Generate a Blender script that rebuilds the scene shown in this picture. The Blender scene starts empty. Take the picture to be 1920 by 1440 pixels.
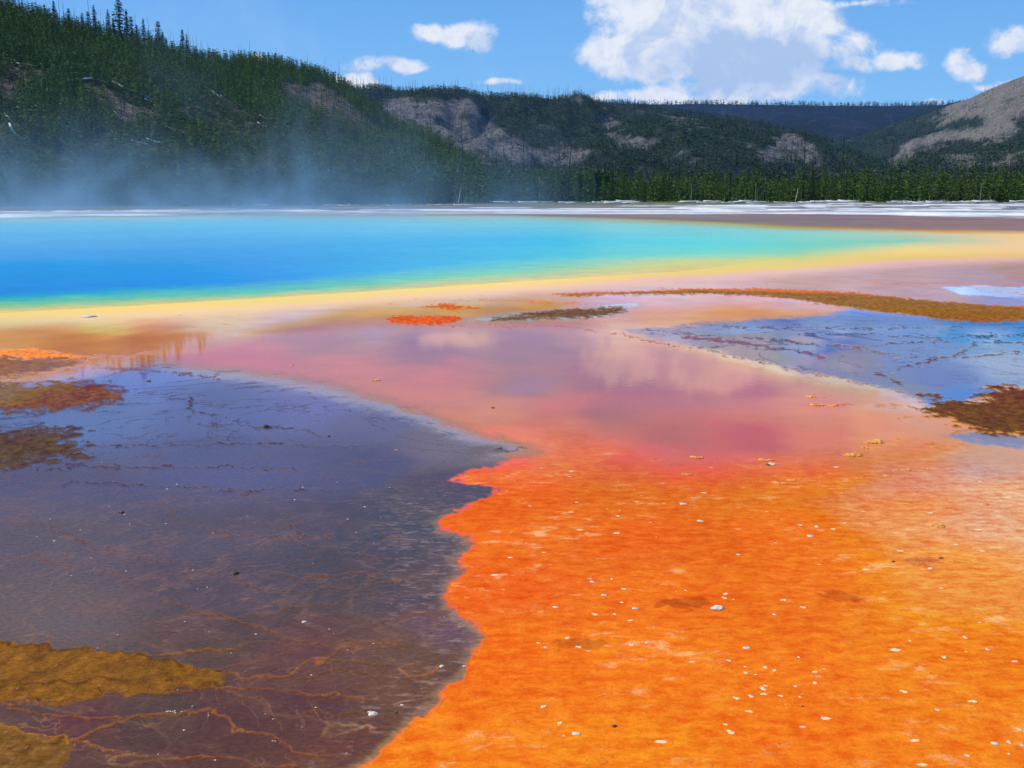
import bpy, math, random
import numpy as np
from mathutils import Vector, Matrix

R = math.radians
sc = bpy.context.scene
C = sc.collection

# ------------------------------------------------------------------ camera, sky, sun, exposure
F = 1920.0                      # focal length in photo pixels (36 mm lens on a 36 mm sensor)
H = 3.0                         # eye height over the flats
PITCH = math.atan(364.0 / F)
cd = bpy.data.cameras.new("camera")
cam = bpy.data.objects.new("camera", cd)
C.objects.link(cam)
cam.location = (0, 0, H)
cam.rotation_euler = (math.pi / 2 - PITCH, 0, 0)
cd.sensor_width = 36; cd.lens = 36; cd.clip_start = 0.1; cd.clip_end = 40000
sc.camera = cam
SUN_EL, SUN_AZ = R(52), R(-78)  # azimuth from the view direction, negative = to the left
sd = Vector((math.sin(SUN_AZ) * math.cos(SUN_EL), math.cos(SUN_AZ) * math.cos(SUN_EL), math.sin(SUN_EL)))
sl = bpy.data.lights.new("sun", 'SUN')
sl.energy = 4.9; sl.angle = R(0.5); sl.color = (1.0, 0.96, 0.9)
so = bpy.data.objects.new("sun", sl); C.objects.link(so)
so.rotation_euler = sd.to_track_quat('Z', 'Y').to_euler()
vs = sc.view_settings
sc.display_settings.display_device = 'sRGB'
vs.view_transform = 'Standard'; vs.look = 'None'; vs.exposure = 0.0; vs.gamma = 1.0; vs.use_curve_mapping = False


class NT:
    """small helper around a node tree"""
    def __init__(s, nt):
        s.nt = nt; nt.nodes.clear()
    def n(s, t, **kw):
        nd = s.nt.nodes.new(t)
        for k, v in kw.items():
            if k.startswith('i_'):
                nd.inputs[k[2:].replace('_', ' ')].default_value = v
            else:
                setattr(nd, k, v)
        return nd
    def l(s, a, b):
        s.nt.links.new(a, b)
    def setin(s, sock, v):
        if isinstance(v, bpy.types.NodeSocket): s.l(v, sock)
        else: sock.default_value = v
    def m(s, op, a, b=None, c=None, clamp=False):
        nd = s.nt.nodes.new('ShaderNodeMath'); nd.operation = op; nd.use_clamp = clamp
        s.setin(nd.inputs[0], a)
        if b is not None: s.setin(nd.inputs[1], b)
        if c is not None: s.setin(nd.inputs[2], c)
        return nd.outputs[0]
    def mr(s, v, a, b, c=0.0, d=1.0, smooth=False):
        nd = s.nt.nodes.new('ShaderNodeMapRange')
        if smooth: nd.interpolation_type = 'SMOOTHSTEP'
        for i, q in enumerate((v, a, b, c, d)): s.setin(nd.inputs[i], q)
        return nd.outputs[0]
    def mix(s, f, a, b, mode='MIX'):
        nd = s.nt.nodes.new('ShaderNodeMix'); nd.data_type = 'RGBA'; nd.blend_type = mode
        s.setin(nd.inputs[0], f); s.setin(nd.inputs[6], a); s.setin(nd.inputs[7], b)
        return nd.outputs[2]
    def noise(s, vec, scale, detail=4, rough=0.55, dist=0.0):
        nd = s.nt.nodes.new('ShaderNodeTexNoise')
        if vec is not None: s.l(vec, nd.inputs['Vector'])
        nd.inputs['Scale'].default_value = scale; nd.inputs['Detail'].default_value = detail
        nd.inputs['Roughness'].default_value = rough; nd.inputs['Distortion'].default_value = dist
        return nd.outputs[0]
    def attr(s, name):
        nd = s.nt.nodes.new('ShaderNodeAttribute'); nd.attribute_name = name
        return nd


# ---- world: clear-air sky with fair-weather cumulus over the plateau
w = bpy.data.worlds.new("World"); sc.world = w; w.use_nodes = True
T = NT(w.node_tree)
sky = T.n('ShaderNodeTexSky', sky_type='NISHITA', sun_disc=False)
sky.sun_elevation = SUN_EL; sky.sun_rotation = SUN_AZ
sky.altitude = 2200; sky.air_density = 1.0; sky.dust_density = 0.15; sky.ozone_density = 2.5
hs = T.n('ShaderNodeHueSaturation'); hs.inputs['Saturation'].default_value = 1.45
T.l(sky.outputs[0], hs.inputs['Color'])
tc = T.n('ShaderNodeTexCoord')
sep = T.n('ShaderNodeSeparateXYZ'); T.l(tc.outputs['Generated'], sep.inputs[0])
yy = T.m('MAXIMUM', sep.outputs[1], 0.02)
gx = T.m('DIVIDE', sep.outputs[0], yy)          # tangent of azimuth
gz = T.m('DIVIDE', sep.outputs[2], yy)          # tangent of elevation
comb = T.n('ShaderNodeCombineXYZ'); T.l(gx, comb.inputs[0]); T.l(gz, comb.inputs[1])
gv = comb.outputs[0]
# clouds: (azimuth tangent, elevation tangent, half width, half height, strength)
def tanpos(px, py):
    d = cpix(px, py)
    return d[0] / d[1], d[2] / d[1]
def cpix(px, py):
    c, s = math.cos(PITCH), math.sin(PITCH)
    u, v = px - 960.0, 720.0 - py
    return np.array([u, F * c + v * s, -F * s + v * c])
CL = [(1360, 20, 230, 70, 1.2), (1165, 105, 72, 46, 1.15), (1250, 122, 85, 36, 1.05), (1390, 95, 165, 72, 1.25), (1240, 45, 100, 55, 1.1),
      (1505, 85, 60, 40, .9), (1540, 40, 60, 34, .75), (1410, 160, 180, 34, .95), (1290, 186, 130, 20, .9), (1100, 182, 75, 13, .7),
      (1590, 92, 58, 30, .7), (1600, 118, 60, 18, .62), (1550, 146, 42, 14, .7), (1690, 114, 55, 17, .72), (1808, 128, 45, 28, .8), (1900, 74, 48, 32, .85),
      (880, 66, 58, 28, .86), (810, 62, 60, 17, .66), (735, 121, 80, 16, .72), (655, 152, 60, 14, .62), (475, 114, 20, 9, .9),
      (935, 154, 46, 9, .62), (1240, 178, 22, 18, .75), (1850, 160, 50, 12, .6), (1600, 5, 90, 12, .55), (1755, 191, 24, 8, .7),
      (2120, 60, 120, 45, .9), (-260, 40, 160, 40, .8), (2500, 20, 200, 90, 1.0)]
msk = None
wn = T.n('ShaderNodeTexNoise'); T.l(gv, wn.inputs['Vector']); wn.inputs['Scale'].default_value = 26; wn.inputs['Detail'].default_value = 6
wv = T.n('ShaderNodeVectorMath', operation='MULTIPLY_ADD'); T.l(wn.outputs[1], wv.inputs[0])
wv.inputs[1].default_value = (0.022, 0.016, 0); T.l(gv, wv.inputs[2])
for px, py, rx, ry, st in CL:
    cx, cz = tanpos(px, py)
    mp = T.n('ShaderNodeVectorMath', operation='MULTIPLY_ADD'); T.l(wv.outputs[0], mp.inputs[0])
    sx, sz = F / rx * 1.0, F / ry * 1.0
    mp.inputs[1].default_value = (sx, sz, 0)
    mp.inputs[2].default_value = (-(cx + .011) * sx, -(cz + .008) * sz, 0)
    ln = T.n('ShaderNodeVectorMath', operation='LENGTH'); T.l(mp.outputs[0], ln.inputs[0])
    v = T.m('MULTIPLY', T.m('SUBTRACT', 1.25, ln.outputs['Value']), st)
    msk = v if msk is None else T.m('SMOOTH_MAX', msk, v, 0.25)
n1 = T.noise(gv, 17, 9, 0.62, 0.4)
n2 = T.noise(gv, 60, 6, 0.6, 0.2)
dens = T.m('ADD', T.m('ADD', msk, T.m('MULTIPLY', T.m('SUBTRACT', n1, 0.5), 1.75)), T.m('MULTIPLY', T.m('SUBTRACT', n2, 0.5), 0.55))
alpha = T.mr(dens, 0.14, 0.62, smooth=True)
wisp = T.m('MULTIPLY', T.mr(T.noise(wv.outputs[0], 5.5, 7, .62, .5), .52, .78, 0, .5), T.mr(sep.outputs[2], .02, .10, 1, .35))
alpha = T.m('MAXIMUM', alpha, wisp)
# thickness seen against the light gives the blue grey bases
off = T.n('ShaderNodeVectorMath', operation='ADD'); T.l(gv, off.inputs[0]); off.inputs[1].default_value = (0.012, -0.016, 0.0)
n3 = T.noise(off.outputs[0], 17, 9, 0.62, 0.4)
bx, bz = tanpos(1400, 118)
mpb = T.n('ShaderNodeVectorMath', operation='MULTIPLY_ADD'); T.l(wv.outputs[0], mpb.inputs[0])
mpb.inputs[1].default_value = (F / 175, F / 56, 0); mpb.inputs[2].default_value = (-(bx + .011) * F / 175, -(bz + .008) * F / 56, 0)
lb = T.n('ShaderNodeVectorMath', operation='LENGTH'); T.l(mpb.outputs[0], lb.inputs[0])
base = T.mr(T.m('ADD', lb.outputs['Value'], T.m('MULTIPLY', T.m('SUBTRACT', n1, .5), -1.6)), 1.25, 0.45, 0, 0.9, smooth=True)
n4 = T.noise(off.outputs[0], 60, 6, .6, .2)
shade = T.m('ADD', T.m('MULTIPLY', T.mr(T.m('SUBTRACT', n2, n4), .08, -.12), .22), T.m('ADD', T.mr(T.m('SUBTRACT', n1, n3), 0.03, -0.10, 0.0, 0.6), base), clamp=True)
ccol = T.mix(shade, (9.3, 9.5, 9.9, 1), (4.7, 6.1, 8.7, 1))
skyn = T.mix(1.0, hs.outputs[0], (0.62, 0.92, 1.15, 1), 'MULTIPLY')
air = T.mix(T.mr(sep.outputs[2], 0.03, 0.30), (3.3, 6.9, 10.8, 1), (0.9, 3.2, 8.2, 1))     # clean mountain air keeps its blue down to the hills
skyc = T.mix(0.75, skyn, air)
mixc = T.mix(T.m('MULTIPLY', alpha, 0.93), skyc, ccol)
bg = T.n('ShaderNodeBackground'); T.l(mixc, bg.inputs[0]); bg.inputs[1].default_value = 0.1
wo = T.n('ShaderNodeOutputWorld'); T.l(bg.outputs[0], wo.inputs[0])

STEAM, HAZE = 0.025, 0.000030
# ------------------------------------------------------------------ helpers
rng = np.random.default_rng(7)
random.seed(7)

def ground_at(px, py, z=0.0):
    d = cpix(px, py); t = (z - H) / d[2]
    return Vector((d[0] * t, d[1] * t, z))
def at_dist(px, py, D):
    """point seen at (px,py) whose forward distance is D"""
    d = cpix(px, py); t = D / d[1]
    return Vector((d[0] * t, D, H + d[2] * t))
def to_px(x, y, z):
    c, s = math.cos(PITCH), math.sin(PITCH)
    dz = z - H
    dep = np.maximum(y * c - dz * s, 1e-3)
    up = y * s + dz * c
    return 960 + F * x / dep, 720 - F * up / dep

def _hash(ix, iy, seed):
    h = (ix.astype(np.int64) * 374761393 + iy.astype(np.int64) * 668265263 + seed * 982451653) & 0x7fffffff
    h = ((h ^ (h >> 13)) * 1274126177) & 0x7fffffff
    return ((h ^ (h >> 16)) & 0xffff) / 65535.0
def vnoise(x, y, seed=0):
    ix, iy = np.floor(x), np.floor(y); fx, fy = x - ix, y - iy
    fx = fx * fx * (3 - 2 * fx); fy = fy * fy * (3 - 2 * fy)
    a = _hash(ix, iy, seed); b = _hash(ix + 1, iy, seed); c = _hash(ix, iy + 1, seed); d = _hash(ix + 1, iy + 1, seed)
    return (a + (b - a) * fx) * (1 - fy) + (c + (d - c) * fx) * fy
def fbm(x, y, seed=0, o=4, g=0.5):
    s = 0; a = 1; t = 0
    for i in range(o):
        s = s + a * vnoise(x * 2 ** i + 17.3 * i, y * 2 ** i - 9.1 * i, seed + i); t += a; a *= g
    return s / t
def sstep(x, a, b):
    t = np.clip((x - a) / (b - a), 0, 1); return t * t * (3 - 2 * t)

def sdf(px, py, poly, ky):
    """signed distance (positive inside), y stretched by ky; evaluated only near the polygon"""
    P = np.array(poly, float); x0, y0 = P.min(0) - 90; x1, y1 = P.max(0) + 90
    out = np.full(px.shape, -1e4)
    m = (px > x0) & (px < x1) & (py > y0) & (py < y1)
    X, Y = px[m], py[m] * ky
    P = P.copy(); P[:, 1] *= ky
    d = np.full(X.shape, 1e9); ins = np.zeros(X.shape, bool)
    for i in range(len(P)):
        a, b = P[i], P[(i + 1) % len(P)]
        e = b - a; L = e @ e + 1e-9
        t = np.clip(((X - a[0]) * e[0] + (Y - a[1]) * e[1]) / L, 0, 1)
        d = np.minimum(d, (X - a[0] - t * e[0]) ** 2 + (Y - a[1] - t * e[1]) ** 2)
        cr = (a[1] > Y) != (b[1] > Y)
        with np.errstate(divide='ignore', invalid='ignore'):
            xi = a[0] + (Y - a[1]) / (b[1] - a[1] + 1e-12) * e[0]
        ins ^= cr & (X < xi)
    d = np.sqrt(d); out[m] = np.where(ins, d, -d)
    return out
def linedist(px, py, pts, ky):
    P = np.array(pts, float); x0, y0 = P.min(0) - 30; x1, y1 = P.max(0) + 30
    out = np.full(px.shape, 1e4)
    m = (px > x0) & (px < x1) & (py > y0) & (py < y1)
    X, Y = px[m], py[m] * ky
    P = P.copy(); P[:, 1] *= ky; d = np.full(X.shape, 1e9)
    for i in range(len(P) - 1):
        a, b = P[i], P[i + 1]; e = b - a; L = e @ e + 1e-9
        t = np.clip(((X - a[0]) * e[0] + (Y - a[1]) * e[1]) / L, 0, 1)
        d = np.minimum(d, (X - a[0] - t * e[0]) ** 2 + (Y - a[1] - t * e[1]) ** 2)
    out[m] = np.sqrt(d)
    return out

def lin(c):
    c = np.array(c, float) / 255.0
    return np.where(c <= 0.04045, c / 12.92, ((c + 0.055) / 1.055) ** 2.4)

def mesh_np(name, V, Fc, mat, attrs=None, smooth=True, parent=None, link=True):
    me = bpy.data.meshes.new(name)
    V = np.ascontiguousarray(V, np.float32); Fc = np.ascontiguousarray(Fc, np.int32)
    k = Fc.shape[1]
    me.vertices.add(len(V)); me.vertices.foreach_set('co', V.ravel())
    me.loops.add(Fc.size); me.loops.foreach_set('vertex_index', Fc.ravel())
    me.polygons.add(len(Fc)); me.polygons.foreach_set('loop_start', np.arange(0, Fc.size, k, dtype=np.int32))
    me.polygons.foreach_set('loop_total', np.full(len(Fc), k, np.int32))
    me.polygons.foreach_set('use_smooth', np.full(len(Fc), smooth))
    for an, av in (attrs or {}).items():
        av = np.asarray(av, np.float32)
        if av.ndim == 1:
            a = me.attributes.new(an, 'FLOAT', 'POINT'); a.data.foreach_set('value', av)
        else:
            a = me.attributes.new(an, 'FLOAT_COLOR', 'POINT')
            a.data.foreach_set('color', np.concatenate([av, np.ones((len(av), 1))], 1).astype(np.float32).ravel())
    me.update(calc_edges=True)
    if mat: me.materials.append(mat)
    o = bpy.data.objects.new(name, me)
    if link: C.objects.link(o)
    if parent: o.parent = parent
    return o
def tag(o, label=None, cat=None, group=None, kind=None):
    if label: o['label'] = label
    if cat: o['category'] = cat
    if group: o['group'] = group
    if kind: o['kind'] = kind
    return o

def new_mat(name):
    m = bpy.data.materials.new(name); m.use_nodes = True
    return m, NT(m.node_tree)
def finish(T, col, rough, bump=None, spec=0.3, ior=1.45, strength=1.0, dist=0.05):
    b = T.n('ShaderNodeBsdfPrincipled'); T.setin(b.inputs['Base Color'], col); T.setin(b.inputs['Roughness'], rough)
    T.setin(b.inputs['Specular IOR Level'], spec); b.inputs['IOR'].default_value = ior
    if bump is not None:
        bp = T.n('ShaderNodeBump'); T.l(bump, bp.inputs['Height']); T.setin(bp.inputs['Strength'], strength); bp.inputs['Distance'].default_value = dist
        T.l(bp.outputs[0], b.inputs['Normal'])
    o = T.n('ShaderNodeOutputMaterial'); T.l(b.outputs[0], o.inputs[0])
    return b

# ------------------------------------------------------------------ ground: colour zones of the mats, as seen, in photo colours
# knot curves across the hot pool: x -> seven (y, colour)
POOL = {
 -500: [(412, (150,190,215)), (432, (110,186,232)), (500, (76,161,236)), (590, (52,144,226)), (612, (110,195,170)), (634, (236,214,138)), (655, (225,190,125))],
 0:    [(408, (150,190,215)), (425, (112,187,231)), (480, (78,162,236)), (548, (52,144,226)), (570, (120,195,165)), (588, (236,214,138)), (612, (222,190,130))],
 480:  [(402, (145,190,220)), (420, (112,190,236)), (465, (84,170,236)), (525, (66,156,232)), (547, (110,200,190)), (561, (240,218,142)), (580, (228,195,140))],
 960:  [(405, (150,190,205)), (418, (125,200,225)), (448, (85,190,235)), (485, (90,195,230)), (512, (155,212,185)), (530, (238,216,148)), (546, (226,188,150))],
 1280: [(414, (160,180,170)), (426, (132,205,215)), (455, (104,210,225)), (475, (130,215,205)), (493, (205,210,150)), (510, (235,208,138)), (524, (218,178,150))],
 1500: [(424, (168,172,150)), (436, (150,205,200)), (460, (125,210,200)), (475, (165,210,175)), (486, (215,210,140)), (499, (234,206,140)), (511, (214,178,155))],
 1700: [(429, (190,160,130)), (439, (180,200,175)), (452, (165,205,180)), (462, (215,212,160)), (472, (240,212,140)), (484, (232,198,140)), (494, (213,170,150))],
 1920: [(434, (222,182,140)), (443, (235,200,150)), (453, (240,205,160)), (461, (240,205,160)), (470, (240,205,150)), (478, (235,195,145)), (487, (210,165,145))],
 2500: [(438, (222,182,140)), (443, (225,190,150)), (453, (230,195,150)), (461, (230,195,150)), (470, (225,185,140)), (478, (215,175,135)), (487, (205,160,140))],
}
# mat / runoff colour samples below the pool
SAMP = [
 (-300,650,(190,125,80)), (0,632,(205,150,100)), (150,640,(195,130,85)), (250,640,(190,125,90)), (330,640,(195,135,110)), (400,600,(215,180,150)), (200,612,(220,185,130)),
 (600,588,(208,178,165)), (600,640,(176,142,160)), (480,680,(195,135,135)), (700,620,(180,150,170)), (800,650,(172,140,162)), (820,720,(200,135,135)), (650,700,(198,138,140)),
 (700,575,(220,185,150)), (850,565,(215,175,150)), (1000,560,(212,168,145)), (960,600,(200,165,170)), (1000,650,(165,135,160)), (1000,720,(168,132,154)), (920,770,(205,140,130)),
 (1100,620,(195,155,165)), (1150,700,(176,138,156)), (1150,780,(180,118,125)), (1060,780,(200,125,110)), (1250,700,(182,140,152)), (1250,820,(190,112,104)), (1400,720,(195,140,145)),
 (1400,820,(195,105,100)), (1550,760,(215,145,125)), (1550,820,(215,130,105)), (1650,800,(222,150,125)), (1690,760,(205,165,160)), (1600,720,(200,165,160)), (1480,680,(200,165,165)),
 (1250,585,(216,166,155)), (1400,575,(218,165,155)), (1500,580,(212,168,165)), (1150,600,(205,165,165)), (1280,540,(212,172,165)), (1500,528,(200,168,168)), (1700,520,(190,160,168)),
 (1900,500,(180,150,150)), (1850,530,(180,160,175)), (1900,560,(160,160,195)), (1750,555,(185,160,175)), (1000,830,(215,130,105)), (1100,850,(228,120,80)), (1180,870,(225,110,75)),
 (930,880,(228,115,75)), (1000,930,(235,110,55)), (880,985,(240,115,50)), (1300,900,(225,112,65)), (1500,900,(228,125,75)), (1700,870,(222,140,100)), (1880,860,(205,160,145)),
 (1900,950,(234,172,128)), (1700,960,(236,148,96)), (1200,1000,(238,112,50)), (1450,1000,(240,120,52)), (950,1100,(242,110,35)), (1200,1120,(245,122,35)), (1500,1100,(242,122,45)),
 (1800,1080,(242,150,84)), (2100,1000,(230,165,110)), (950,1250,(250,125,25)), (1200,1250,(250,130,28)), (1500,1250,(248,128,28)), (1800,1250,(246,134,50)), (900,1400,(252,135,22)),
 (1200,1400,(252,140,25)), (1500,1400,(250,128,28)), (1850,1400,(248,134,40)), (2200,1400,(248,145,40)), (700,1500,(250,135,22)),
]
DARK = [
 (60,1335,(100,80,74)), (250,1345,(98,76,68)), (250,1390,(98,74,66)),   # shallow dark lagoon on the left
 (300,700,(120,133,185)), (150,780,(100,118,168)), (400,760,(98,112,162)), (600,740,(125,128,175)), (700,790,(108,112,152)), (850,830,(125,118,140)), (950,845,(124,112,120)),
 (100,900,(92,93,125)), (400,860,(92,99,142)), (700,870,(90,92,128)), (850,905,(100,92,106)), (100,1000,(100,93,110)), (400,1000,(95,88,108)), (700,1000,(90,86,105)),
 (100,1150,(108,96,105)), (400,1100,(96,84,98)), (700,1100,(94,82,92)), (850,1180,(120,98,90)), (400,1200,(101,82,86)), (700,1220,(112,84,76)), (800,1300,(117,85,73)),
 (550,1230,(108,77,66)), (100,1350,(110,75,65)), (400,1370,(100,71,62)), (600,1350,(103,72,60)), (300,1440,(102,72,60)), (650,1410,(115,78,60)), (-200,1100,(105,96,108)), (-200,1400,(115,78,55)), (-200,850,(100,108,150)),
]
BLUE = [   # shallow blue film on the right
 (1250,618,(175,160,175)), (1400,615,(140,150,190)), (1550,600,(128,148,196)), (1700,610,(116,145,200)), (1850,620,(114,148,205)), (1500,640,(125,140,180)), (1700,660,(120,145,195)),
 (1880,680,(150,170,205)), (1600,680,(140,140,170)), (1750,710,(115,135,190)), (1700,730,(140,145,175)), (1400,645,(150,140,155)), (1800,745,(112,130,178)), (2200,660,(120,145,200)),
]
# albedo solved from the above for this light is refined by GAIN/REFL below
L_POLY = [(-300,745),(0,725),(240,690),(300,682),(400,690),(520,703),(640,728),(740,755),(820,785),(900,815),(1005,845),(960,862),(900,882),(852,898),(915,911),
          (927,926),(905,946),(850,960),(826,972),(840,992),(880,1006),(895,1024),(872,1054),(852,1090),(843,1120),(868,1142),(900,1172),(920,1200),(915,1232),
          (890,1270),(850,1312),(800,1360),(740,1402),(680,1442),(540,1540),(-300,1560)]
R_POLY = [(1170,618),(1300,606),(1450,598),(1560,588),(1600,578),(1700,590),(1760,600),(1850,604),(1920,600),(2400,598),(2400,725),(1920,722),(1850,722),(1867,733),
          (1830,748),(1800,757),(1760,757),(1740,765),(1690,738),(1560,708),(1435,678),(1310,652),(1240,636)]
ORANGE = [(926,926),(905,946),(850,960),(826,972),(840,992),(880,1006),(895,1024),(872,1054),(852,1090),(843,1120),(868,1142),(900,1172),(920,1200),(915,1232),
          (890,1270),(850,1312),(800,1360),(740,1402),(680,1442),(540,1540),(2500,1560),(2500,880),(1920,862),(1800,826),(1650,822),(1500,842),(1380,856),(1280,862),(1200,846),(1110,806),(1040,800),
          (1005,845),(960,862),(900,882),(852,898),(915,911)]
BANKS = [  # (name, polygon, photo colour, warp px, softness px, height)
 ('mud_bank', [(-300,700),(0,710),(60,722),(130,716),(200,720),(234,731),(215,745),(160,755),(90,765),(0,773),(-300,790)], (118,86,56), 8, 9, .04),
 ('mud_bank', [(-300,798),(0,812),(60,801),(135,803),(160,813),(112,828),(165,838),(150,850),(60,860),(0,867),(-300,885)], (86,78,70), 7, 11, .03),
 ('mud_bank', [(-300,1200),(0,1212),(180,1217),(260,1235),(350,1250),(350,1262),(402,1275),(380,1290),(300,1298),(200,1305),(100,1318),(0,1325),(-300,1335)], (130,84,42), 6, 6, .02),
 ('mud_bank', [(-300,1352),(0,1363),(60,1372),(140,1395),(130,1420),(100,1445),(-300,1520)], (122,82,46), 6, 7, .02),
 ('mud_bank', [(-300,645),(0,657),(60,654),(110,662),(160,669),(165,673),(100,673),(0,668),(-300,668)], (228,125,45), 3, 2, .03),
 ('mud_bank', [(-300,668),(0,668),(160,674),(130,688),(60,700),(0,709),(-300,715)], (140,82,26), 4, 7, .0),
 ('mud_bank', [(1030,551),(1150,547),(1300,541),(1450,542),(1600,548),(1700,560),(1800,568),(1920,574),(2400,582),(2400,602),(1920,601),(1850,604),(1760,600),(1700,590),(1600,577),(1560,572),(1450,557),(1350,551),(1200,553),(1080,556)], (142,94,44), 3, 3, .03),
 ('mud_bank', [(1722,742),(1765,743),(1758,755),(1800,757),(1850,752),(1820,748),(1845,740),(1868,733),(1850,722),(1920,725),(2400,720),(2400,838),(1920,815),(1850,811),(1830,804),(1800,797),(1767,785),(1732,773),(1755,763),(1740,752)], (106,76,44), 5, 7, .04),
 ('mud_bank', [(925,597),(1000,588),(1080,579),(1170,578),(1176,584),(1100,594),(1000,600),(930,604)], (108,100,112), 4, 6, .02),
 ('mud_bank', [(722,597),(760,594),(860,594),(866,600),(830,606),(760,608),(735,606)], (212,95,25), 3, 2, .03),
 ('mud_bank', [(790,577),(830,570),(880,577),(905,579),(850,583)], (205,100,60), 4, 3, .02),
]
POOLS_THIN = [  # small tinted films: polygon, colour, softness, wet
 ([(1775,815),(1830,811),(1920,820),(2400,842),(2400,868),(1920,842),(1840,836)], (130,135,165), 10),
 ([(1770,540),(1850,536),(1930,542),(2300,552),(2300,562),(1930,560),(1800,552)], (150,165,220), 6),
 ([(860,600),(960,604),(1060,600),(1160,588),(1210,570),(1190,566),(1120,574),(1010,583),(930,592)], (150,155,185), 8),
]
DENTS = [(1278,1131,52,10,(186,82,42)), (1105,1210,52,9,(196,92,50)), (1585,1113,42,9,(190,80,45)), (1738,1056,36,8,(190,90,55)), (1500,640,40,4,(150,120,110)), (1700,575,60,6,(120,85,50))]
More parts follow.
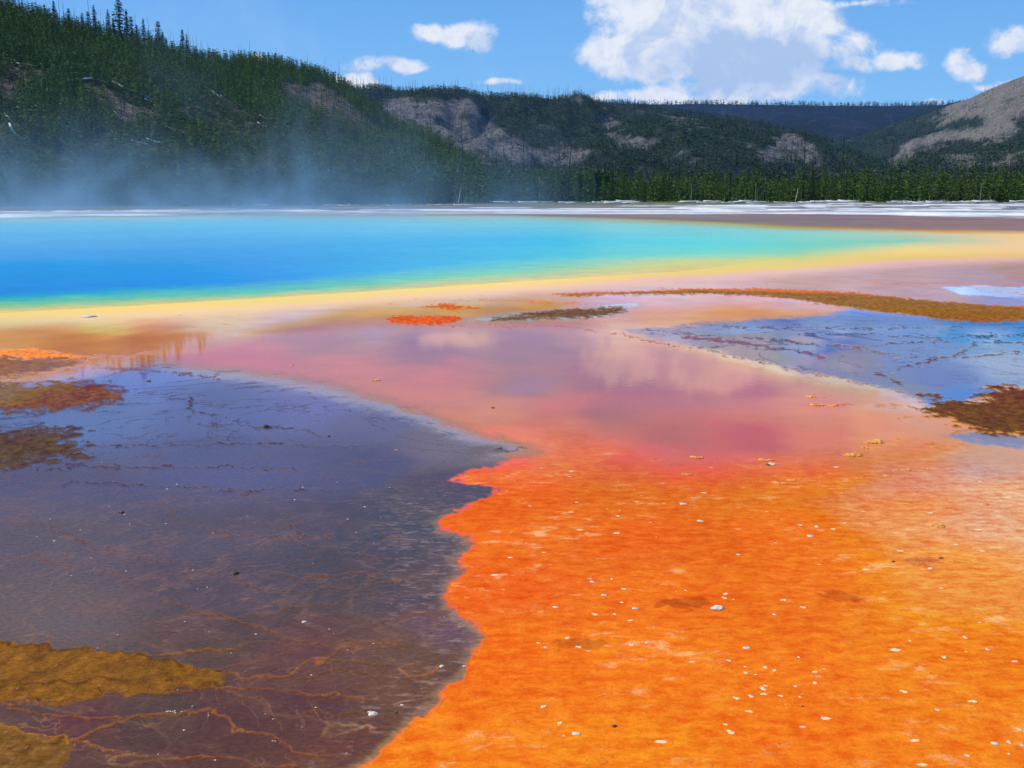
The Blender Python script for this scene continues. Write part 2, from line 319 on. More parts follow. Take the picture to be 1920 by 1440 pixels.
# rims of the little sinter terraces, traced; (points, width px, colour, height)
BR, OR_, DK = (150,95,50), (196,112,48), (84,66,52)
RIMS = [
 ([(832,1250),(815,1262),(782,1268),(754,1263),(748,1255),(775,1250)], 4.5, (212,138,95)),
 ([(608,1376),(612,1366),(635,1359),(662,1361)], 4.5, (185,140,112)), ([(620,1380),(650,1374),(672,1367),(690,1364),(706,1368)], 4.5, (175,132,108)),
 ([(203,1424),(215,1415),(250,1410),(272,1412)], 5, (165,128,108)), ([(208,1430),(240,1432),(262,1425),(290,1422),(318,1424),(336,1418)], 5, (160,122,104)),
 ([(0,977),(92,983),(123,998),(164,1029),(247,1037),(288,1049),(349,1057),(411,1073),(462,1080),(565,1078),(720,1078)], 2.4, (125,88,66)),
 ([(0,1044),(118,1055),(206,1067),(247,1096),(288,1121),(329,1132),(360,1147),(452,1165),(514,1186),(560,1209),(642,1206),(770,1209)], 2.8, (135,88,60)),
 ([(250,1238),(288,1234),(329,1224),(370,1219),(401,1222),(462,1209),(540,1209)], 3.0, BR),
 ([(355,1266),(391,1265),(427,1250),(462,1240),(545,1219)], 2.6, (148,88,42)),
 ([(391,1271),(462,1273),(540,1265),(591,1245),(617,1229),(668,1219)], 3.4, (160,96,40)),
 ([(0,1324),(103,1314),(226,1296),(308,1296),(391,1288),(462,1291),(540,1301),(617,1306),(694,1317)], 3.4, (150,86,36)),
 ([(134,1399),(170,1383),(206,1358),(267,1340),(329,1335),(416,1340),(427,1358),(462,1373),(514,1389),(576,1409),(617,1419)], 3.4, (158,92,40)),
 ([(144,1391),(195,1407),(257,1412),(329,1419),(391,1422),(462,1430),(565,1437)], 3.2, (158,92,40)),
 ([(0,1290),(80,1286),(154,1278),(231,1274),(319,1270)], 3.4, (84,50,22)),
 ([(0,1214),(90,1216),(180,1219),(262,1238),(340,1252)], 3.4, (80,52,34)),
 ([(0,1322),(103,1312),(226,1294),(308,1293),(395,1288)], 3.4, (92,54,26)),
 ([(335,1256),(402,1262),(440,1272),(520,1268)], 2.6, (140,84,40)),
 ([(0,1408),(40,1397),(110,1396),(150,1400)], 3, (120,72,32)),
 ([(430,1300),(520,1330),(620,1345),(700,1340)], 2, (128,84,56)),
 ([(560,1275),(640,1262),(720,1270),(760,1282)], 1.8, (126,88,64)),
 ([(600,1240),(660,1250),(740,1240)], 1.6, (126,88,64)),
 ([(0,1250),(0,1251)], .1, (98,62,26)),
 ([(15,1327),(92,1342),(170,1347),(288,1347)], 2.4, (150,90,46)),
 ([(0,1363),(51,1373),(128,1383),(134,1399)], 3.4, (190,120,50)),
 ([(355,746),(360,772),(401,780),(442,790),(455,803),(427,823)], 1.6, DK),
 ([(195,839),(288,839),(370,836),(462,834),(565,836),(668,839),(745,826)], 1.6, DK),
 ([(380,795),(480,801),(560,800),(585,812)], 1.6, DK),
 ([(180,690),(300,697),(395,706),(410,710)], 1.6, (120,90,70)),
 ([(570,730),(585,738),(595,750)], 1.6, (120,90,70)),
 ([(308,936),(334,977),(391,993),(452,1008),(534,1008),(617,1029),(694,1044)], 2.0, (118,84,66)),
 ([(514,947),(534,988),(565,1003),(668,1013),(771,1008)], 1.8, (112,84,70)),
 ([(430,1085),(520,1108),(640,1100),(760,1086)], 1.8, (118,84,66)),
 ([(520,1142),(620,1135),(700,1110)], 1.8, (118,84,66)),
 ([(0,880),(160,872),(300,880),(420,876),(560,882)], 1.6, DK),
 ([(120,905),(260,912),(460,922),(640,915),(760,924)], 1.8, DK),
 ([(540,1175),(640,1184),(720,1168),(850,1140)], 2.0, (130,95,75)),
 ([(920,846),(950,848),(990,843)], 3.0, (90,60,40)),
 ([(1280,632),(1360,640),(1435,650),(1510,660),(1550,672)], 3.2, (150,100,72)),
 ([(1550,647),(1590,650),(1635,660),(1685,665)], 3.0, (150,128,98)),
 ([(1645,700),(1680,712),(1692,722)], 4.0, (110,78,56)),
 ([(1685,692),(1725,680),(1785,670),(1830,645)], 2.4, (100,86,66)),
 ([(1200,617),(1260,625),(1410,635),(1535,647)], 1.4, DK),
 ([(1210,640),(1310,655),(1435,680),(1560,710),(1685,735),(1735,757)], 1.2, (140,120,125)),
 ([(960,612),(1060,612),(1160,625),(1240,643)], 1.4, (192,125,95)),
 ([(1350,612),(1500,615),(1640,616),(1800,613)], 1.3, (95,95,105)),
 ([(1480,628),(1620,626),(1760,634),(1920,628)], 1.3, (95,95,105)),
 ([(1660,645),(1780,640),(1920,645)], 1.4, (95,90,90)),
 ([(1700,668),(1800,672),(1910,660)], 1.4, (95,90,90)),
 ([(1625,530),(1770,532),(1920,533)], 2.0, (190,98,45)),
 ([(1800,541),(1860,546),(1920,552)], 1.6, (170,98,60)),
 ([(1885,519),(1940,520)], 2.2, (180,90,50)),
 ([(960,566),(1010,564),(1080,568)], 1.8, (205,105,60)),
 ([(900,562),(980,566),(1040,570)], 1.6, (205,110,70)),
 ([(740,600),(800,612),(900,606),(960,614)], 1.5, (205,110,80)),
 ([(0,655),(60,662),(150,667),(240,668),(290,660)], 2.0, (222,118,50)),
 ([(30,700),(90,695),(140,688),(160,676)], 2.0, (170,95,45)),
 ([(1530,744),(1545,743)], 4, (215,110,30)), ([(1520,760),(1545,761)], 4, (205,105,35)), ([(1555,761),(1600,758)], 4, (205,105,35)),
 ([(1640,762),(1700,763),(1730,772)], 2, (170,105,70)), ([(1690,787),(1745,780)], 2, (180,110,70)), ([(1785,812),(1800,808),(1830,804)], 3, (130,75,40)),
 ([(1780,832),(1808,833)], 2.5, (200,120,80)), ([(1730,833),(1750,831)], 3, (205,105,60)),
]

# colour trims, matched to the light of this scene
CAL = {'SAMP':[[-0.031,-0.052,-0.045],[-0.031,-0.052,-0.045],[-0.063,-0.055,-0.035],[-0.077,-0.067,-0.045],[-0.047,-0.066,-0.092],[-0.1,-0.1,-0.14],[0.12,-0.1,-0.132],[-0.161,-0.141,-0.137],[-0.046,-0.049,-0.14],[-0.014,-0.039,-0.14],[-0.043,-0.038,0.025],[-0.091,-0.076,-0.051],[-0.023,-0.025,-0.14],[-0.014,-0.028,-0.14],[-0.2,-0.159,-0.097],[-0.174,-0.085,-0.057],[-0.19,-0.123,-0.112],[-0.19,-0.123,-0.112],[-0.035,-0.039,-0.034],[-0.031,-0.024,-0.003],[-0.04,-0.023,0.02],[-0.1,-0.082,0.004],[-0.1,-0.1,-0.115],[-0.063,-0.023,-0.14],[-0.011,-0.009,-0.14],[-0.1,-0.1,-0.14],[-0.088,-0.016,-0.14],[-0.1,-0.1,-0.14],[-0.045,-0.015,-0.14],[-0.051,-0.043,-0.14],[-0.062,-0.032,-0.14],[-0.015,-0.023,0.028],[-0.008,-0.026,-0.004],[-0.051,-0.043,-0.14],[-0.1,-0.1,-0.14],[-0.141,-0.05,0.051],[-0.158,-0.096,-0.074],[-0.14,-0.087,-0.064],[-0.1,-0.046,0.066],[-0.156,-0.089,-0.131],[-0.18,-0.162,-0.228],[-0.152,-0.141,-0.225],[-0.161,-0.141,-0.198],[-0.146,-0.157,-0.25],[-0.146,-0.157,-0.25],[-0.126,-0.127,-0.221],[0.076,-0.002,-0.14],[0.033,0.002,-0.25],[-0.03,-0.022,-0.25],[0.092,-0.028,-0.25],[0.031,-0.033,-0.056],[0.06,-0.028,-0.061],[0.031,-0.03,-0.056],[0.028,-0.033,-0.052],[-0.03,-0.033,0.029],[-0.033,-0.033,-0.013],[0.038,-0.029,-0.06],[0.034,-0.036,-0.056],[0.039,-0.03,-0.055],[0.036,-0.033,-0.055],[0.036,-0.034,-0.061],[0.041,-0.032,-0.06],[0.038,-0.031,-0.057],[0.038,-0.033,-0.05],[0.038,-0.029,-0.06],[0.055,-0.025,-0.061],[0.039,-0.038,-0.064],[0.041,-0.033,-0.061],[0.04,-0.033,-0.056],[0.044,-0.036,-0.063],[0.047,-0.031,-0.061],[0.045,-0.031,-0.061],[0.043,-0.038,-0.061],[0.043,-0.038,-0.061],[0.044,-0.036,-0.063]],'DARK':[[-0.031,-0.016,-0.003],[-0.031,-0.011,-0.022],[-0.031,-0.015,-0.022],[-0.035,-0.02,0.02],[-0.002,0.003,-0.008],[0.001,-0.005,-0.021],[-0.035,-0.035,-0.035],[-0.005,-0.01,-0.022],[-0.028,-0.022,-0.018],[-0.035,-0.035,-0.035],[-0.008,-0.002,0.004],[0.001,0.002,-0.01],[-0.008,-0.0,-0.0],[-0.035,-0.019,-0.035],[-0.008,0.002,0.004],[-0.004,0.004,0.005],[-0.027,-0.006,0.002],[-0.012,-0.0,-0.0],[-0.026,-0.005,0.002],[-0.026,-0.006,0.002],[-0.035,-0.035,0.021],[-0.029,-0.014,-0.012],[-0.027,-0.013,-0.022],[-0.031,-0.021,-0.015],[-0.03,-0.017,-0.022],[-0.031,-0.021,-0.022],[-0.025,-0.014,-0.022],[-0.031,-0.016,-0.022],[-0.028,-0.016,-0.022],[-0.031,-0.021,-0.022],[-0.012,-0.0,-0.0],[-0.031,-0.016,-0.003],[-0.008,-0.002,0.004]],'BLUE':[[-0.23,-0.128,0.039],[-0.143,-0.05,0.062],[-0.052,-0.013,0.013],[-0.012,-0.012,-0.015],[-0.178,-0.056,-0.03],[-0.25,-0.25,0.006],[-0.014,-0.03,-0.042],[0.002,-0.034,-0.068],[-0.023,-0.04,-0.032],[-0.012,-0.034,-0.058],[-0.049,-0.04,-0.052],[-0.16,-0.128,-0.165],[-0.061,0.011,0.105],[0.002,-0.034,-0.068]],'POOL':[[[-0.046,-0.122,-0.34],[-0.046,-0.122,-0.34],[-0.023,-0.112,-0.367],[-0.148,-0.096,-0.302],[-0.025,-0.098,-0.216],[-0.034,-0.237,-0.174],[-0.017,-0.119,-0.087]],[[-0.046,-0.122,-0.34],[-0.046,-0.122,-0.34],[-0.023,-0.112,-0.367],[-0.148,-0.096,-0.302],[-0.025,-0.098,-0.216],[-0.034,-0.237,-0.174],[-0.017,-0.119,-0.087]],[[-0.05,-0.16,-0.4],[-0.05,-0.16,-0.4],[-0.036,-0.139,-0.395],[-0.03,-0.114,-0.328],[-0.045,-0.126,-0.276],[-0.175,-0.234,-0.172],[-0.088,-0.117,-0.086]],[[-0.059,-0.188,-0.4],[-0.059,-0.188,-0.4],[-0.051,-0.179,-0.4],[-0.045,-0.162,-0.37],[-0.109,-0.157,-0.252],[-0.13,-0.219,-0.192],[-0.065,-0.11,-0.096]],[[-0.111,-0.234,-0.382],[-0.111,-0.234,-0.382],[-0.102,-0.209,-0.376],[-0.113,-0.21,-0.324],[-0.075,-0.194,-0.24],[-0.217,-0.241,-0.172],[-0.109,-0.12,-0.086]],[[-0.135,-0.27,-0.32],[-0.135,-0.27,-0.32],[-0.09,-0.281,-0.334],[-0.168,-0.272,-0.234],[-0.245,-0.268,-0.169],[-0.235,-0.241,-0.175],[-0.118,-0.121,-0.088]],[[-0.165,-0.257,-0.259],[-0.165,-0.257,-0.259],[-0.215,-0.284,-0.252],[-0.172,-0.277,-0.231],[-0.276,-0.275,-0.174],[-0.263,-0.237,-0.182],[-0.132,-0.118,-0.091]],[[-0.293,-0.246,-0.194],[-0.293,-0.246,-0.194],[-0.296,-0.276,-0.221],[-0.307,-0.276,-0.206],[-0.295,-0.262,-0.201],[-0.277,-0.232,-0.196],[-0.138,-0.116,-0.098]],[[-0.293,-0.246,-0.194],[-0.293,-0.246,-0.194],[-0.296,-0.276,-0.221],[-0.307,-0.276,-0.206],[-0.295,-0.262,-0.201],[-0.277,-0.232,-0.196],[-0.138,-0.116,-0.098]]]}
def idw(px, py, S, name='', ky=2.4, p=3.4, soft=28.0):
    A = np.array([(s[0], s[1] * ky) for s in S], float); CC = np.array([lin(s[2]) for s in S])
    if name in CAL: CC = CC + np.array(CAL[name])
    out = np.zeros(px.shape + (3,)); W = np.zeros(px.shape)
    for (ax, ay), c in zip(A, CC):
        wgt = 1.0 / ((px - ax) ** 2 + (py * ky - ay) ** 2 + soft ** 2) ** (p / 2)
        W += wgt; out += wgt[..., None] * c
    return out / W[..., None]

def pool_col(px, py):
    xs = sorted(POOL); K = 7
    Yk = [np.interp(px, xs, [POOL[x][k][0] for x in xs]) for k in range(K)]
    pl = {x: [lin(POOL[x][k][1]) + np.array(CAL['POOL'][xs.index(x)][k] if 'POOL' in CAL else (0, 0, 0)) for k in range(K)] for x in xs}
    Ck = [np.stack([np.interp(px, xs, [pl[x][k][c] for x in xs]) for c in range(3)], -1) for k in range(K)]
    out = Ck[0].copy()
    for k in range(K - 1):
        t = np.clip((py - Yk[k]) / (Yk[k + 1] - Yk[k]), 0, 1); t = t * t * (3 - 2 * t) if k in (0, 5) else t
        m = py >= Yk[k]
        out[m] = (Ck[k] + (Ck[k + 1] - Ck[k]) * t[..., None])[m]
    return out, Yk

# the light the flats receive (E) and the part of the picture that is mirror light; albedo = (seen - mirror) / E
E_LIGHT = np.array([1.2, 1.18, 1.2])
def fres(c):
    g = np.sqrt(1.33 ** 2 - 1 + c * c)
    return 0.5 * ((g - c) / (g + c)) ** 2 * (1 + ((c * (g + c) - 1) / (c * (g - c) + 1)) ** 2)

def fields(X, Y):
    """everything about the flats at world X, Y: colour, wetness, orange-mat mask, lagoon mask, relief, zone id"""
    r = np.hypot(X, Y) + 1e-3
    px, py = to_px(X, np.maximum(Y, 0.3), 0.0 * X)
    back = Y < 0.5
    px = np.clip(px, -900, 2900); py = np.clip(py, 350, 1600)
    px = np.where(back, 960 + 900 * np.sign(X), px)
    s = np.clip((py - 356) / 300.0, 0.05, 2.2)      # picture scale, used for the size of the wobble
    lr = np.log(r)
    wx = (fbm(X * 1.1 / np.maximum(s, .3) + 3, Y * 1.1, 5, 5) - .5); wy = (fbm(X * 1.1, Y * 1.1 + 40, 11, 5) - .5)
    bx_ = (fbm(X * .25, Y * .25, 21, 3) - .5); by_ = (fbm(X * .25 + 50, Y * .25, 31, 3) - .5)
    f3 = fbm(X * 16, Y * 16, 47, 4); f4 = fbm(X * 7, Y * 7, 48, 4)
    fx = (fbm(X * 9, Y * 5, 41, 3) - .5); fy = (fbm(X * 9 + 7, Y * 5, 43, 3) - .5)
    PX = px + 60 * wx * s; PY = py + 26 * wy * s
    # base mats
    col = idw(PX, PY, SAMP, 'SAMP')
    pc, Yk = pool_col(px + 18 * bx_, py + 12 * wy * s + 4 * by_ + 7 * (f4 - .5) * np.minimum(s, .8) + 3 * fy * s)
    wet = .42 + .4 * sstep(py, 560, 640) - .17 * sstep(py, 720, 800)
    tp = sstep(py + 10 * wy * s, Yk[6] - 4, Yk[6] + 14)
    col = pc * (1 - tp[..., None]) + col * tp[..., None]
    # far flats: grey brown mat strip, white sinter, grass
    ytop = Yk[0]
    nf = fbm(X * .02, Y * .16, 61, 4); nf2 = fbm(X * .05, Y * .5, 63, 4); nf3 = fbm(X * .4, Y * .6, 65, 3)
    strip = lin((112, 96, 84)) * (1 - sstep(px, 1350, 1900))[..., None] + lin((128, 98, 82)) * sstep(px, 1350, 1900)[..., None]
    strip = strip * (0.50 + .5 * nf2)[..., None]
    strip = strip * (1 - sstep(px, 700, 1000) * 0)[..., None]
    ts = sstep(py, ytop + 3, ytop - 3)
    col = col * (1 - ts[..., None]) + strip * ts[..., None]
    wsh = np.interp(px, [-500, 0, 450, 640, 960, 1280, 1500, 1920, 2500], [412, 407, 400, 402, 402, 401, 400, 408, 411])
    white = lin((228, 226, 224)) * (1 - .5 * sstep(nf, .42, .62)[..., None] * (1 - .0 * nf2[..., None])) * (.75 + .5 * nf3)[..., None]
    tw = sstep(py + (nf2 - .5) * 5, wsh + 1, wsh - 1)
    # alternating grey runnels in the sinter
    run = sstep(nf2, .5, .62) * sstep(py, 400, 392)
    white = white * (1 - run[..., None]) + lin((118, 112, 112)) * run[..., None]
    col = col * (1 - tw[..., None]) + white * tw[..., None]
    wet = wet * (1 - tw) + .12 * tw
    wgr = np.interp(px, [-500, 0, 450, 640, 960, 1280, 1500, 1920], [396, 395, 391, 390, 387, 384, 381, 380])
    grass = lin((104, 108, 62)) * (.6 + .8 * nf3)[..., None]
    grass = grass * (1 - sstep(px, 1500, 1100)[..., None] * .55) + sstep(px, 1500, 1100)[..., None] * .55 * lin((120, 112, 98))
    tg = sstep(py + (nf2 - .5) * 5 + (nf3 - .5) * 3, wgr + 2.2, wgr - 1.2)
    col = col * (1 - tg[..., None]) + grass * tg[..., None]
    wet = wet * (1 - tg) + .0 * tg
    soil = sstep(r, 250, 300)
    col = col * (1 - soil[..., None]) + np.array([.045, .05, .022]) * soil[..., None]
    # mirrored films: dark lagoon and blue film
    zone = np.zeros(X.shape, np.int32)
    EX, EY = px + 46 * wx * s * .8 + 16 * fx * s + 11 * (f3 - .5) * np.minimum(s, 1.6), py + 12 * wy * s + 7 * fy * s + 9 * (f4 - .5) * s
    dL = sdf(EX, EY, L_POLY, 1.6)
    soft = np.where((py < 860), 26.0, 9.0)
    mL = sstep(dL, -soft * (py < 860) - 2, soft)
    cL = idw(PX, PY, DARK, 'DARK')
    # pale rim where the orange mat meets the lagoon
    rim = np.exp(-((dL - 9) / 10.0) ** 2) * sstep(py, 940, 985) * sstep(px, 560, 700)
    cL = cL * (1 - .45 * rim[..., None]) + lin((176, 140, 118)) * .45 * rim[..., None]
    pb = (np.exp(-((dL - 14) / 20.0) ** 2) * sstep(py, 880, 840) * sstep(px, 240, 420))[..., None] * .55
    cL = cL * (1 - pb) + lin((172, 166, 186)) * pb
    col = col * (1 - mL[..., None]) + cL * mL[..., None]
    wet = np.maximum(wet, mL * (1 - .42 * sstep(py, 1050, 1250) - .15 * sstep(dL, 120, 20) * sstep(py, 880, 960)))
    dR = sdf(EX, EY, R_POLY, 2.0); mR = sstep(dR, -10, 8)
    cR = idw(PX, PY, BLUE, 'BLUE')
    col = col * (1 - mR[..., None]) + cR * mR[..., None]
    halo = np.exp(-((dR + 12) / 13.0) ** 2) * sstep(py, 640, 660)
    col = col * (1 - .5 * halo[..., None]) + lin((196, 186, 204)) * .5 * halo[..., None]  # pale edge band; the cloud's reflection is put into its bluish tint
    zone[mL > .5] = 1; zone[mR > .5] = 2
    dO = sdf(EX, EY, ORANGE, 1.5)
    mO = sstep(dO + 40 * (f3 - .5), -25, 75)
    mOe = np.where((py > 880) & (px < 1000), sstep(dO, -1.5, 6), mO)
    zone[(dO > 0) & (zone == 0)] = 3
    wet = wet * (1 - .85 * mOe * sstep(py, 820, 960))
    for poly, c, sf in POOLS_THIN:
        d = sdf(EX, EY, poly, 2.0); m_ = sstep(d, -sf, sf)[..., None]
        col = col * (1 - m_) + lin(c) * m_; wet = np.maximum(wet, m_[..., 0])
    for ex, ey, erx, ery, ec in DENTS:
        q = np.hypot((px + 60 * wx * s * .5 - ex) / erx, (py + 26 * wy * s * .5 - ey) / ery) + (fx * .5) + (f3 - .5) * 1.3
        m_ = sstep(q, 1.05, .9)[..., None]
        col = col * (1 - .6 * m_) + lin(ec) * .6 * m_ * (.75 + .5 * fbm(X * 14, Y * 9, 73, 3))[..., None]
    hgt = np.zeros(X.shape)
    rough_m = np.zeros(X.shape)
    for bi, (nm, poly, c, wp, sf, hb) in enumerate(BANKS):
        d = sdf(px + wp * 2.2 * 2 * wx * s + wp * 3 * fx * s, py + wp * 1.2 * 2 * wy * s + wp * 1.2 * fy * s, poly, 2.0) + (4 + wp) * 1.1 * (f3 - .5) * np.minimum(s, 1.5) + (2.6 * wp + 2.5 * sf) * (f4 - .5) * np.minimum(s, 1.5); m_ = sstep(d + 2.2 * sf * (f3 - .5), -sf, sf)
        spk = (.45 + 1.1 * fbm(X * 14, Y * 9, 71, 4))[..., None]
        cc = lin(c) * spk
        if bi == 6:
            tt = sstep(py - np.interp(px, [1030, 1300, 1600, 1920], [551, 541, 548, 574]), 6, 1)[..., None]
            cc = cc * (1 - tt) + lin((208, 105, 40)) * tt
        col = col * (1 - m_[..., None]) + cc * m_[..., None]
        dry = .62 if hb > 0 else .1
        wet = wet * (1 - dry * m_)
        hgt = hgt + .4 * hb * m_ * (.45 + .9 * fbm(X * 3, Y * 3, 75, 3)) + .010 * m_ * (f3 - .5) * (hb > 0)
        rough_m = np.maximum(rough_m, m_ if hb > 0 else 0)
        if hb > 0: zone[d > 0] = 10 + bi
    ridge = np.zeros(X.shape)
    for pts, wd, c in RIMS:
        d = linedist(px + 26 * wx * s * .35 + 30 * fx * s * .6, py + 13 * wy * s * .4 + 13 * fy * s * .6 + 9 * (f4 - .5) * s, pts, 1.9)
        brk = .35 + .65 * sstep(fbm(X * 3, Y * 3, 81, 2), .3, .6)
        m_ = np.exp(-(d / (wd * (.55 + .9 * f3))) ** 2) * brk
        col = col * (1 - .85 * m_[..., None]) + lin(c) * .85 * m_[..., None]
        ridge = np.maximum(ridge, m_)
    ridge *= sstep(py, 560, 700)
    hgt = hgt + ridge * .010
    wet = wet * (1 - .25 * ridge)
    edge = sstep(dL, -4, 12) * sstep(dL, 190, 50) * sstep(py, 880, 960) * sstep(px, 480, 720) * (1 - rough_m)
    # from seen colour to albedo: take off what the wet film mirrors
    dep = np.arctan2(H, np.maximum(r, .5)); ci = np.sin(dep)
    f = fres(np.clip(ci, .02, 1)) * np.interp(wet, [.15, .7], [.08, 1])
    elev = np.tan(dep)
    hill = np.interp(px, [-900, 0, 240, 400, 640, 900, 1900, 2900], [.2, .18, .15, .135, .105, .098, .1, .16])
    skyl = sstep(elev, hill, hill + .02)[..., None]
    env = np.array(ENV_SKY) * skyl + np.array(ENV_HILL) * (1 - skyl)
    alb = (col - f[..., None] * env) / (E_LIGHT * (1 - f[..., None]))
    alb = np.clip(alb, .006, .9)
    inpool = (tp < .5) & (ts < .5)
    zone[inpool & (zone == 0)] = 5
    zone[(tw > .5) & (zone == 0)] = 6
    zone[(tw > .5) & (tg <= .5)] = 6
    zone[(tg > .5)] = 7
    return dict(px=px, py=py, alb=alb, wet=np.clip(wet, 0, 1), orange=mOe * (1 - mL), lag=mL * (1 - rough_m), h=hgt, rid=ridge, zone=zone, rough=rough_m,
                pool=(1 - tp) * (1 - ts), Yk=Yk, blue=mR * (1 - rough_m), far=np.maximum(tw, tg), edge=edge, pink=tp * (1 - mL) * (1 - mR) * (1 - mOe))
ENV_SKY = (0.16, 0.38, 0.85); ENV_HILL = (0.02, 0.035, 0.03)

# --- ground material
mg, T = new_mat("mineral flats")
ca = T.attr('alb').outputs['Color']; wa = T.attr('wet').outputs['Fac']; oa = T.attr('orange').outputs['Fac']; la = T.attr('lag').outputs['Fac']
ba = T.attr('rough').outputs['Fac']; rd = T.attr('rid').outputs['Fac']; bl = T.attr('blue').outputs['Fac']; pk = T.attr('pink').outputs['Fac']
geo = T.n('ShaderNodeNewGeometry'); P = geo.outputs['Position']
nA = T.noise(P, 0.9, 6, .62, .2); nB = T.noise(P, 4.5, 5, .62, .2); nC = T.noise(P, 22, 4, .6)
mpx = T.n('ShaderNodeMapping'); T.l(P, mpx.inputs[0]); mpx.inputs['Scale'].default_value = (.6, 1, 1)
nS = T.noise(mpx.outputs[0], 9, 6, .65, .15)
# orange mat: red/yellow drift, pale blisters, dark flecks
nM = T.noise(mpx.outputs[0], 10, 9, .76, .1)
o1 = T.mr(T.m('ADD', T.m('MULTIPLY', nA, .25), T.m('MULTIPLY', nM, .75)), .40, .60)
tint = T.mix(o1, (0.88, 0.56, 0.47, 1), (1.08, 1.5, 2.1, 1))
c1 = T.mix(T.m('MULTIPLY', oa, .95), ca, T.mix(1.0, ca, tint, 'MULTIPLY'))
nP = T.noise(mpx.outputs[0], 5.5, 8, .70, .1)
pale = T.mr(T.m('ADD', nP, T.m('MULTIPLY', T.m('SUBTRACT', nA, .5), .7)), .57, .74, 0, .50, smooth=True)
c2 = T.mix(T.m('MULTIPLY', pale, oa), c1, (0.88, 0.54, 0.22, 1))
sy = T.n('ShaderNodeSeparateXYZ'); T.l(P, sy.inputs[0]); near = T.mr(sy.outputs[1], 13, 8)
vor = T.n('ShaderNodeTexVoronoi'); T.l(mpx.outputs[0], vor.inputs['Vector']); vor.inputs['Scale'].default_value = 5.0; vor.inputs['Randomness'].default_value = 1
vd = T.m('ADD', vor.outputs['Distance'], T.m('MULTIPLY', T.m('SUBTRACT', nS, .5), .35))
blis = T.mr(vd, .10, .045, 0, .9, smooth=True)
pick = T.n('ShaderNodeSeparateColor'); T.l(vor.outputs['Color'], pick.inputs[0])
blis = T.m('MULTIPLY', blis, T.m('GREATER_THAN', T.m('ADD', pick.outputs[0], T.m('MULTIPLY', near, .25)), .68))
c3 = T.mix(T.m('MULTIPLY', blis, oa), c2, (0.88, 0.66, 0.38, 1))
vr = T.mr(T.m('ABSOLUTE', T.m('SUBTRACT', vd, .2)), .022, .0, 0, 1)
vr = T.m('MULTIPLY', vr, T.m('GREATER_THAN', pick.outputs[1], .80))
c3 = T.mix(T.m('MULTIPLY', T.m('MULTIPLY', vr, oa), .5), c3, (0.35, .09, .02, 1))
fl = T.mr(nC, .64, .70, 0, .7)
c4 = T.mix(T.m('MULTIPLY', T.m('MULTIPLY', fl, oa), T.mr(nB, .5, .62)), c3, (0.16, .035, .01, 1))
# dark lagoon: faint terrace rims as contour lines of a slow relief, brown mottling
nL = T.noise(mpx.outputs[0], .55, 5, .55, .9)
cont = T.m('PINGPONG', T.m('MULTIPLY', T.m('ADD', nL, T.m('MULTIPLY', nB, .05)), 15.0), .5)
ln1 = T.mr(cont, .045, .0, 0, 1)
nG = T.noise(P, 1.6, 2, .5)
nL2 = T.noise(mpx.outputs[0], .24, 6, .6, .9)
cont2 = T.m('PINGPONG', T.m('MULTIPLY', T.m('ADD', nL2, T.m('MULTIPLY', nB, .02)), 13.0), .5)
ln2 = T.m('MULTIPLY', T.mr(cont2, .085, .02, 0, 1), T.mr(nG, .38, .52))
ln1 = T.m('MULTIPLY', ln1, T.mr(T.m('ADD', T.m('MULTIPLY', nG, .5), T.m('MULTIPLY', nB, .5)), .42, .60))
sy = T.n('ShaderNodeSeparateXYZ'); T.l(P, sy.inputs[0]); near = T.mr(sy.outputs[1], 13, 8)
ln1 = T.m('ADD', T.m('MULTIPLY', ln1, T.mr(near, 0, .5, .15, 1)), T.m('MULTIPLY', ln2, T.mr(near, 0, 1, .85, .35)), clamp=True)
lmask = T.m('MAXIMUM', la, T.m('MULTIPLY', bl, .8))
lined = T.m('MULTIPLY', ln1, lmask)
br = T.m('MULTIPLY', T.m('MULTIPLY', T.mr(T.m('ADD', T.m('MULTIPLY', nA, .5), T.m('MULTIPLY', nB, .5)), .46, .64), la), T.m('MULTIPLY', near, .55))
c4 = T.mix(br, c4, (0.16, .062, .022, 1))
c5 = T.mix(T.m('MULTIPLY', lined, .62), c4, T.mix(near, (0.05, .035, .03, 1), (0.24, .105, .04, 1)))
ea = T.attr('edge').outputs['Fac']
mpe = T.n('ShaderNodeMapping'); T.l(P, mpe.inputs[0]); mpe.inputs['Scale'].default_value = (.5, 1.3, 1); mpe.inputs['Rotation'].default_value = (0, 0, .25)
nE = T.noise(mpe.outputs[0], 13, 6, .7, .4)
c5 = T.mix(T.m('MULTIPLY', T.m('MULTIPLY', T.mr(nE, .53, .62), ea), .5), c5, (0.30, .20, .14, 1))
c5 = T.mix(T.m('MULTIPLY', T.m('MULTIPLY', T.mr(nE, .46, .40), ea), .45), c5, (0.045, .035, .03, 1))
nf_ = T.noise(mpx.outputs[0], 38, 5, .75)
mott = T.mix(T.mr(nf_, .36, .64), (0.66, .64, .66, 1), (1.38, 1.34, 1.28, 1))
c6 = T.mix(T.m('MULTIPLY', T.m('MAXIMUM', lmask, ba), .85), c5, T.mix(1.0, c5, mott, 'MULTIPLY'))
sp = T.mr(nC, .63, .70, 0, .6)
c7 = T.mix(T.m('MULTIPLY', sp, T.m('MAXIMUM', ba, T.m('MULTIPLY', la, .35))), c6, (0.30, .17, .07, 1))
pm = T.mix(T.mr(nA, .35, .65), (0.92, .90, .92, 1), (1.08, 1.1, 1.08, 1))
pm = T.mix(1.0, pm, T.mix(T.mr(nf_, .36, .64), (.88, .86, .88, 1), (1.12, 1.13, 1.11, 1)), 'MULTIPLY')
fa = T.attr('far').outputs['Fac']
